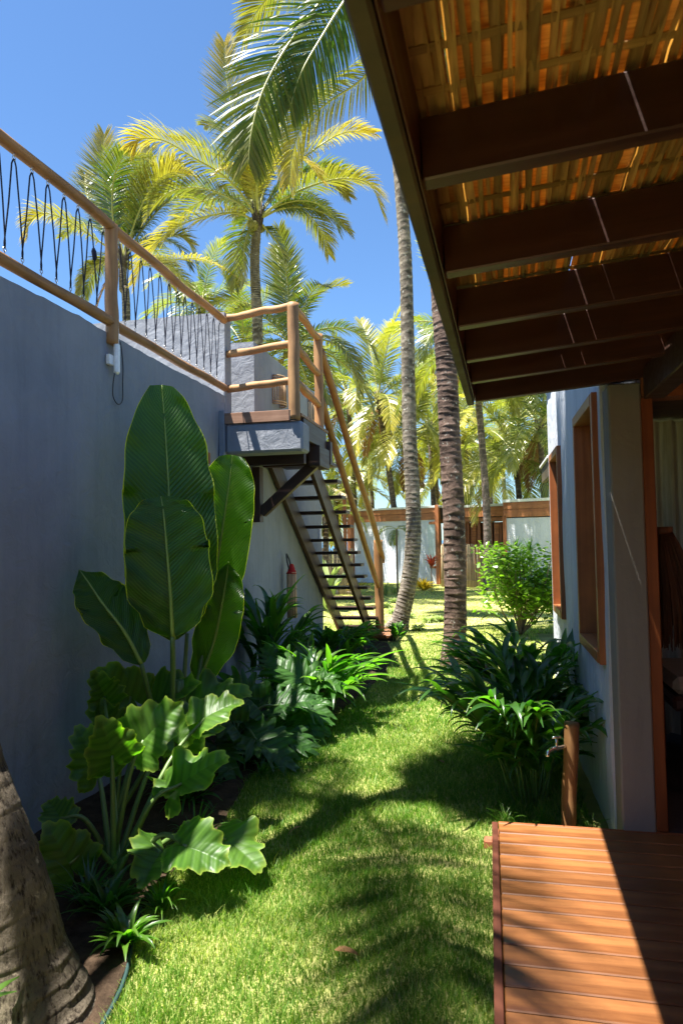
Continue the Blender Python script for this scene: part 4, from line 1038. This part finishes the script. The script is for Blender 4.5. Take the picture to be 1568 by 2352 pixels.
paddle([A3(400, 1470, 4.05), A3(395, 1300, 4.05), A3(388, 1130, 4.08), A3(380, 990, 4.12), A3(372, 884, 4.15)], .60, (.72, -.8, -.28), 0, .06, bp, 1, tipcut=.22)
paddle([A3(397, 1462, 3.75), A3(392, 1370, 3.75), A3(383, 1260, 3.78), A3(376, 1180, 3.8), A3(370, 1140, 3.83)], .50, (.62, -.85, -.30), 0, .08, bp, 2, tipcut=.30)
paddle([A3(480, 1420, 4.5), A3(498, 1300, 4.5), A3(515, 1190, 4.5), A3(528, 1100, 4.5), A3(534, 1045, 4.5)], .42, (.3, -.8, .55), 0, .2, bp, 3, tipcut=.35)
paddle([A3(325, 1525, 3.65), A3(285, 1450, 3.62), A3(235, 1385, 3.6), A3(205, 1340, 3.6), A3(182, 1308, 3.6)], .32, (.9, -.7, .5), 0, .12, bp, 4)
paddle([A3(455, 1570, 4.35), A3(490, 1480, 4.4), A3(508, 1400, 4.42), A3(520, 1330, 4.45), A3(525, 1290, 4.45)], .30, (.5, -.8, .5), 0, .15, bp, 5)
for (x0, y0, x1, y1, Y0, Y1) in ((398, 1470, 402, 1760, 4.05, 4.0), (396, 1460, 398, 1760, 3.75, 3.95), (430, 1455, 412, 1760, 4.2, 4.0), (325, 1525, 385, 1780, 3.65, 3.95), (478, 1425, 425, 1760, 4.5, 4.05), (455, 1570, 415, 1760, 4.35, 4.02)):
    a = A3(x0, y0, Y0); b_ = A3(x1, y1, Y1); c_ = Vector((b_.x+.01, b_.y, 0)); tube('stem', [c_, b_, b_.lerp(a, .5)+Vector((0, 0, .02)), a], lambda t_: .021-.008*t_, STEM, bp, 16, 8)
for k in range(5):
    a = k*1.26+.3; tube('sheath', [(-1.93+.05*math.cos(a), 4.02+.05*math.sin(a), 0), (-1.93+.04*math.cos(a), 4.02+.04*math.sin(a), .4), (-1.93+.02*math.cos(a), 4.02+.02*math.sin(a), .75)], lambda t_: .035-.018*t_, STEM, bp, 8, 8)

# ---- elephant ear / lobed leaves
def ear_mesh(name, seed, mat, nl=6, depth=.10, fold=.45, ripple=.06, wide=1.0):
    """heart shaped leaf with wavy lobed margin; the petiole joins at the origin, tip along +X, about one unit long"""
    rs = random.Random(seed); M = 150; Q = 14; V = []; F = []; p1 = rs.uniform(0, 6)
    tab = [(0, .80), (.08, .72), (.17, .60), (.28, .53), (.42, .50), (.55, .50), (.68, .50), (.80, .46), (.90, .36), (.96, .20), (1.0, .04)]
    def outline(a):
        c = abs(a)/math.pi
        for (c0, r0), (c1, r1) in zip(tab[:-1], tab[1:]):
            if c <= c1: r = r0+(r1-r0)*(c-c0)/(c1-c0); break
        x = r*math.cos(a); y = abs(r*math.sin(a)); pv = x-.55*y
        lob = math.cos(pv*nl*2*math.pi*.8+p1+1.4*mnoise.noise(Vector((a*1.5, seed, 0))))
        return r*(1+depth*lob*min(1, y*4)+.02*math.sin(a*37+p1))
    for q in range(0, Q+1):
        f = max(.002, q/Q)
        for j in range(M):
            a = -math.pi+2*math.pi*(j+.5)/M; r = outline(a)*f
            x = r*math.cos(a); y = r*math.sin(a)*wide; ay = abs(y); pv = x-.55*ay
            ve = math.cos(pv*nl*2*math.pi*.8+p1)
            z = fold*ay*(1-.55*ay)-.30*max(0, x)**2-.25*max(0, -x)**1.5+ripple*.28*ve*min(1, ay*3.2)*f*(.35+.65*f)+ripple*1.3*f**2*math.sin(pv*9+p1*2)*min(1, ay*3)
            z += .03*f**4*math.sin(a*9+p1)+.012*mnoise.noise(Vector((x*5, y*5, seed)))
            V.append((x, y, z))
    for q in range(Q):
        for j in range(M-1): k = q*M+j; F.append((k, k+M, k+M+1, k+1))
    me = mesh_of(name, V, F, mat, True); ta = me.attributes.new('tint', 'FLOAT', 'POINT')
    ta.data.foreach_set('value', [(.9 if q == Q else .25 if q == Q-1 else 0) for q in range(Q+1) for j in range(M)]); uvl = me.uv_layers.new(name='UVMap'); uv = []
    for l in me.loops:
        v = V[l.vertex_index]; uv += [.5+v[1]*.9, v[0]*1.0]
    uvl.data.foreach_set('uv', uv); return me
def place_leaf(P, me, base, tip, nrm, petiole_from=None, sc=None, r=.009, bend=.1, stem=STEM):
    base = Vector(base); tip = Vector(tip); d = tip-base; L = d.length if sc is None else sc
    d.normalize(); s = Vector(nrm).cross(d).normalized(); n_ = d.cross(s)
    o = obj('leaf', me, P, base, Matrix((d, s, n_)).transposed().to_euler(), L)
    if petiole_from is not None:
        a = Vector(petiole_from); mid = a.lerp(base, .55)+Vector((0, 0, bend)); tube('stem', [a, mid, base], lambda t_: r*1.7*(1-t_)+r*.8*t_, stem, P, 12, 8)
    return o
EM = [ear_mesh('leaf', k, EAR, 3.2+.9*(k % 3), .075+.01*k, .30+.14*(k % 3), .05+.012*k) for k in range(5)]
ED = [ear_mesh('leaf', k+10, EARD, 6, .20, .3, .05, .85) for k in range(3)]
ee = thing('elephant_ear', 'bright wavy elephant ear plant at the lower left in front of the palm trunk', 'plant', (-1.78, 3.05, 0))
b0 = Vector((-1.78, 3.05, .03))
EL = [ # base(x,y,Y) tip(x,y,Y) normal scale
 ((452, 2060-0, 0), None, None, 0)]
EL = [((258, 1735, 3.05), (225, 1620, 2.9), (.6, -.75, .35), .34),     # bright upright leaf, upper left
 ((330, 1700, 3.15), (448, 1570, 3.2), (.3, -.7, .6), .40),
 ((218, 1755, 3.25), (175, 1650, 3.2), (.7, -.7, .3), .34),
 ((418, 1800, 3.2), (520, 1720, 3.25), (0, -.5, .9), .40),
 ((415, 1795, 3.3), (380, 1720, 3.6), (.1, -.6, .8), .34),
 ((160, 1985, 2.85), (105, 1880, 2.8), (.3, -.6, .75), .34),
 ((430, 1945, 2.85), (560, 1985, 2.8), (-.1, -.5, .8), .33),
 ((370, 1960, 2.95), (330, 2010, 2.75), (.1, -.4, .9), .34),
 ((520, 1930, 3.1), (610, 1990, 3.0), (.1, -.2, .97), .36),
 ((395, 1690, 3.6), (330, 1560, 3.8), (.2, -.6, .7), .36),
 ((470, 1650, 3.6), (560, 1590, 3.7), (0, -.5, .85), .36),
 ((140, 1880, 3.0), (110, 1830, 3.05), (.6, -.7, .4), .22),
 ((240, 1600, 3.7), (215, 1540, 3.6), (.6, -.7, .4), .28)]
for q, (bs, tp2, nr, sc) in enumerate(EL):
    bb = A3(*bs); tt = A3(*tp2)
    place_leaf(ee, EM[q % 5], bb, tt, nr, b0+Vector((random.uniform(-.05, .05), random.uniform(-.05, .05), 0)), sc*.80, .0095, .10)
# darker philodendrons further along the bed
ph_ = thing('philodendron', 'dark lobed philodendron between the paddle leaves and the ginger', 'plant', (-1.95, 5.0, 0))
b1_ = Vector((-1.95, 5.0, .02))
for q, (bs, tp2, nr, sc) in enumerate([((560, 1600, 4.9), (480, 1570, 4.8), (.1, -.7, .7), .42), ((640, 1620, 5.2), (720, 1600, 5.2), (.2, -.4, .85), .42), ((590, 1700, 4.7), (665, 1740, 4.6), (.3, -.4, .8), .45),
    ((640, 1690, 5.0), (750, 1720, 4.9), (.3, -.2, .9), .42), ((520, 1650, 4.6), (440, 1600, 4.5), (0, -.6, .75), .36), ((560, 1660, 5.3), (600, 1560, 5.4), (.2, -.7, .7), .4), ((680, 1660, 5.4), (770, 1680, 5.4), (.3, -.3, .9), .36), ((500, 1720, 4.5), (540, 1790, 4.3), (.2, -.4, .85), .36)]):
    place_leaf(ph_, ED[q % 3], A3(*bs), A3(*tp2), nr, b1_, sc, .009, .12)
ph2 = thing('philodendron', 'lobed philodendron catching sun at the lawn edge under the landing', 'plant', (-1.9, 5.6, 0))
b2_ = Vector((-1.9, 5.6, .02))
for q, (bs, tp2, nr, sc) in enumerate([((690, 1560, 5.5), (640, 1520, 5.5), (.2, -.5, .8), .42), ((690, 1610, 5.4), (750, 1640, 5.3), (.3, -.3, .9), .42), ((650, 1540, 5.7), (600, 1470, 5.8), (.2, -.7, .6), .4), ((700, 1640, 5.3), (740, 1720, 5.1), (.4, -.4, .8), .4), ((720, 1570, 5.6), (770, 1570, 5.6), (.3, -.3, .9), .36)]):
    place_leaf(ph2, ED[(q+1) % 3], A3(*bs), A3(*tp2), nr, b2_, sc, .009, .1)
# second elephant ear behind
ee2 = thing('elephant_ear', 'shaded elephant ear plant behind the bright one, at the foot of the paddle leaves', 'plant', (-2.15, 3.6, 0))
for q, (bs, tp2, nr, sc) in enumerate([((300, 1600, 3.9), (240, 1540, 3.8), (.5, -.6, .6), .34), ((360, 1610, 4.0), (440, 1560, 4.0), (.1, -.5, .85), .38), ((250, 1680, 3.7), (215, 1610, 3.6), (.6, -.6, .5), .28), ((470, 1610, 4.2), (560, 1580, 4.3), (.1, -.5, .85), .38), ((440, 1680, 3.9), (490, 1640, 4.0), (.2, -.6, .7), .32)]):
    place_leaf(ee2, EM[q % 5], A3(*bs), A3(*tp2), nr, (-2.15, 3.65, .02), sc, .009, .1)

# strappy tufts
def tuft(label, base, n_, L, W, mat, seed, name='spider_plant', group=None, arch=(.4, 1.1), cat='plant', el=(.5, 1.3)):
    P = thing(name, label, cat, base, group); rs = random.Random(seed)
    ms = [blade_leaf('leaf', L, W, mat, arch[0]+(arch[1]-arch[0])*k/3, .3, 7, k+seed, .2, .5) for k in range(4)]
    for k in range(n_):
        a = rs.uniform(0, 6.28); e = rs.uniform(*el); d = Vector((math.cos(a)*math.cos(e), math.sin(a)*math.cos(e), math.sin(e)))
        obj('leaf', rs.choice(ms), P, Vector(base)+Vector((math.cos(a), math.sin(a), 0))*rs.uniform(0, L*.12), orient(d), rs.uniform(.7, 1.15))
    return P
tuft('small striped spider plant by the teal edging', (-1.42, 2.78, .02), 44, .20, .013, GINGERL, 3, group='spider plants in the bed')
tuft('dim spider plant under the elephant ear', (-1.52, 3.35, .02), 36, .24, .014, GINGER, 4, group='spider plants in the bed')
tuft('dim spider plant closest to the wall below the elephant ear', (-1.75, 2.75, .02), 36, .24, .014, GINGER, 5, group='spider plants in the bed')
tuft('low yellow green fern at the foot of the near palm trunk', (-1.43, 2.50, .03), 46, .17, .032, GINGERL, 6, name='fern')
tuft('shaded fern between the near trunk and the elephant ear', (-1.62, 2.70, .02), 50, .22, .034, GINGER, 16, name='fern')
tuft('wavy bright leaves at the extreme left edge in front of the trunk', (-1.62, 1.72, .12), 16, .30, .06, GINGERL, 7, name='leafy_plant', el=(.4, 1.4))
for q, (x, y) in enumerate(((-1.55, 4.5), (-1.5, 5.2), (-1.45, 6.0), (-1.3, 7.0))):
    tuft(['grass like tuft on the bed edge nearest the elephant ear', 'grass like tuft on the bed edge under the philodendron', 'grass like tuft on the bed edge left of the sunlit lawn patch', 'grass like tuft on the bed edge below the ginger leaves'][q], (x, y, 0), 34, .2, .010, GINGER, 20+q, name='grass_tuft', group='grass tufts along the bed')
for q, (x, y, lb) in enumerate(((-1.85, 4.0, 'dark strappy filler plant at the foot of the paddle leaves'), (-1.75, 4.75, 'dark strappy filler plant under the dark philodendron'), (-1.7, 5.15, 'dark strappy filler plant between the two philodendrons'), (-1.75, 7.6, 'dark strappy filler plant in the shade under the landing'), (-1.6, 8.9, 'dark strappy filler plant on the lawn side of the stair foot'))):
    tuft(lb, (x, y, 0), 60, .34, .03, GINGER, 120+q, name='filler_plant', group='dark filler plants in the left bed', el=(.3, 1.4))
for q, (x, y) in enumerate(((.05, 3.95), (.25, 3.98), (.5, 3.95))):
    tuft(['wild grass tuft at the deck corner', 'wild grass tuft left of the tap post', 'wild grass tuft between tap post and right wall'][q], (x, y, 0), 22, .15, .006, GINGERL, 30+q, name='grass_tuft', group='grass tufts behind the deck', el=(.8, 1.5))

# ---- garden beyond
def round_shrub(label, base, H, rad, seed, nl=900, mat=SHRUB):
    P = thing('round_shrub', label, 'shrub', base); rs = random.Random(seed); base = Vector(base); br = []; tips = []
    for k in range(19):
        a = rs.uniform(0, 6.28); q = rs.uniform(.2, 1); e = base+Vector((math.cos(a)*rad*q, math.sin(a)*rad*q, H*rs.uniform(.5, .98)))
        m_ = base.lerp(e, .45)+Vector((rs.uniform(-.08, .08), rs.uniform(-.08, .08), -.02)); path = catmull([base, m_, e], 10); br.append((path, .016)); tips.append(e)
        for s_ in range(4):
            b2 = path[rs.randint(4, 9)]; e2 = b2+Vector((rs.uniform(-.35, .35), rs.uniform(-.35, .35), rs.uniform(.05, .35))); br.append(([b2, b2.lerp(e2, .5)+Vector((0, 0, .03)), e2], .007)); tips.append(e2)
    for path, r_ in br:
        V, F = tube_data([Vector(p) for p in path], lambda t_, r_=r_: r_*(1-.6*t_), 5); obj('branch', mesh_of('branch', V, F, TWIG, True), P)
    V = []; F = []
    for k in range(nl):
        c = rs.choice(tips)+Vector((rs.gauss(0, .11), rs.gauss(0, .11), rs.gauss(.02, .09))); n0 = Vector((rs.gauss(0, .5), rs.gauss(0, .5), 1)).normalized()
        u = n0.orthogonal().normalized(); u.rotate(Matrix.Rotation(rs.uniform(0, 6.28), 3, n0)); v_ = n0.cross(u); L = rs.uniform(.06, .11); w_ = L*.62; k0 = len(V)
        V += [c, c+u*L*.4+v_*w_*.5+n0*.006, c+u*L*.85+v_*w_*.38, c+u*L, c+u*L*.85-v_*w_*.38, c+u*L*.4-v_*w_*.5+n0*.006]; F += [(k0, k0+1, k0+2, k0+3), (k0, k0+3, k0+4, k0+5)]
    o = obj('foliage', mesh_of('foliage', V, F, mat), P); o['kind'] = 'stuff'; return P
sb_ = pxw(1195, 1475, 11.8)
round_shrub('round leaved green shrub with bare branches in front of the far house right wing', (sb_.x, 11.8, 0), 1.45, .74, 3, 3300)
round_shrub('round leaved shrub half hidden by the corner of the right wall', (sb_.x+.75, 12.2, 0), 1.15, .5, 4, 2600)
x_ = pxw(1165, 1400, 18)
for q, (px, py, Y) in enumerate(((1185, 1262, 13.5), (1215, 1265, 13.8))):
    bs = pxw(px, py, Y); P = tuft(['spiky dracaena top poking above the round shrub, left one', 'spiky dracaena top poking above the round shrub, right one'][q], (bs.x, Y, bs.z), 34, .28, .02, GINGERL, 50+q, name='dracaena', group='spiky dracaenas above the shrub', arch=(.05, .3), el=(.1, 1.5))
    tube('stem', [(bs.x, Y, 0), (bs.x, Y, bs.z)], .02, TWIG, P, 2, 6)
p = pxw(972, 1343, 22); tuft('orange and yellow bromeliad against the far house', (p.x, 22, 0), 60, .5, .09, YEL, 61, name='bromeliad', el=(.3, 1.4))
p = pxw(991, 1338, 22.3); P = tuft('red cordyline below the far house window', (p.x, 22.3, .75), 26, .5, .07, REDL, 62, name='cordyline', el=(.5, 1.5)); tube('stem', [(p.x, 22.3, 0), (p.x, 22.3, .75)], .02, TWIG, P, 2, 6)
p = pxw(750, 1350, 15.5); tuft('bright yellow green young palm behind the stair treads', (p.x, 15.5, .05), 14, 1.3, .26, PALEL, 63, name='young_palm', el=(.9, 1.4), arch=(.3, .7))
for q, (px, Y) in enumerate(((885, 20), (905, 20.5), (925, 21), (868, 21))):
    p = pxw(px, 1345, Y); tuft('pale strappy plant %s' % ['left of the curved trunk before the far wall', 'second from the left before the far wall', 'touching the curved trunk before the far wall', 'leftmost before the far wall, beside the newel post'][q], (p.x, Y, 0), 40, .45, .03, PALEL, 70+q, name='strappy_plant', group='strappy plants before the far wall', el=(.5, 1.5))
for q, (px, py) in enumerate(((900, 1400), (905, 1375), (958, 1440), (985, 1420), (1010, 1418), (890, 1385), (940, 1410))):
    g = at(px, py+10, 'Z', 0); tuft(['silvery creeping plant nearest the newel post', 'silvery creeping plant behind the newel post, farther', 'silvery creeper clump right of the curved trunk foot', 'silvery creeper between the two tall trunks', 'silvery creeper touching the right tall trunk', 'small silvery creeper low beside the newel post', 'silvery creeper hidden partly by the curved trunk'][q], g, 60, .22, .035, PALEL, 80+q, name='creeping_plant', group='silvery creepers on the lawn', el=(.1, 1.0))
p = pxw(822, 1340, 20.3); tuft('olive yellow bromeliads between treads and newel post', (p.x, 20.3, .1), 44, .45, .07, YEL, 91, name='bromeliad', el=(.3, 1.4))
for q, (px, py) in enumerate(((872, 1338), (826, 1345))):
    g = at(px, py, 'Z', 0); bm = bmesh.new(); bmesh.ops.create_icosphere(bm, subdivisions=2, radius=.22)
    for v_ in bm.verts: v_.co *= 1+.25*mnoise.noise(v_.co*6+Vector((q*9, 0, 0))); v_.co.z *= .6
    me = bpy.data.meshes.new('rock'); bm.to_mesh(me); bm.free(); me.materials.append(STONE)
    tag(obj('rock', me, None, (g.x, 20.5, .08)), ['pinkish rock beside the strappy plants right of the newel post', 'rock under the yellow bromeliads seen past the stairs'][q], 'rock')
# small plant on the far house wall (hanging fern-like palm)
hp = pxw(910, 1215, 20); hg = thing('hanging_fern', 'pale feathery fronds in front of the far house wall left of the curved trunk', 'plant', hp)
for k in range(7):
    obj('frond', VF[4+k % 3][1], hg, hp, (0, 0, k*.9), .22)
tube('stem', [(hp.x, 20, 0), hp], .03, TWIG, hg, 2, 6)
DL = blade_leaf('dry_leaf', .11, .03, DEAD, .5, .3, 6, 5, .6)
for q, (x, y, z, lb) in enumerate(((-.62, 2.62, .035, 'dry brown leaf lying on the sunlit grass nearest the viewer'), (-.35, 4.9, .035, 'dry brown leaf on the grass left of the ginger clump'), (-1.05, 3.7, .035, 'dry brown leaf on the grass beside the elephant ear'))):
    o = obj('dry_leaf', DL, None, (x, y, z), (0, 0, q*2.1)); tag(o, lb, 'leaf')
sp_ = thing('garden_spotlight', 'small dark garden spotlight at the foot of the right tall trunk', 'spotlight', at(1028, 1548, 'Z', 0))
g = at(1028, 1548, 'Z', 0)
V, F = tube_data([g+Vector((0, 0, .0)), g+Vector((0, 0, .05))], .006, 6); obj('spike', mesh_of('spike', V, F, BLACKP, True), sp_)
V, F = tube_data([g+Vector((-.02, 0, .04)), g+Vector((.05, .02, .09))], lambda t_: .022+.008*t_, 10); obj('lamp_head', mesh_of('lamp_head', V, F, BLACKP, True), sp_)
print('SCENE DONE', len(bpy.data.objects))
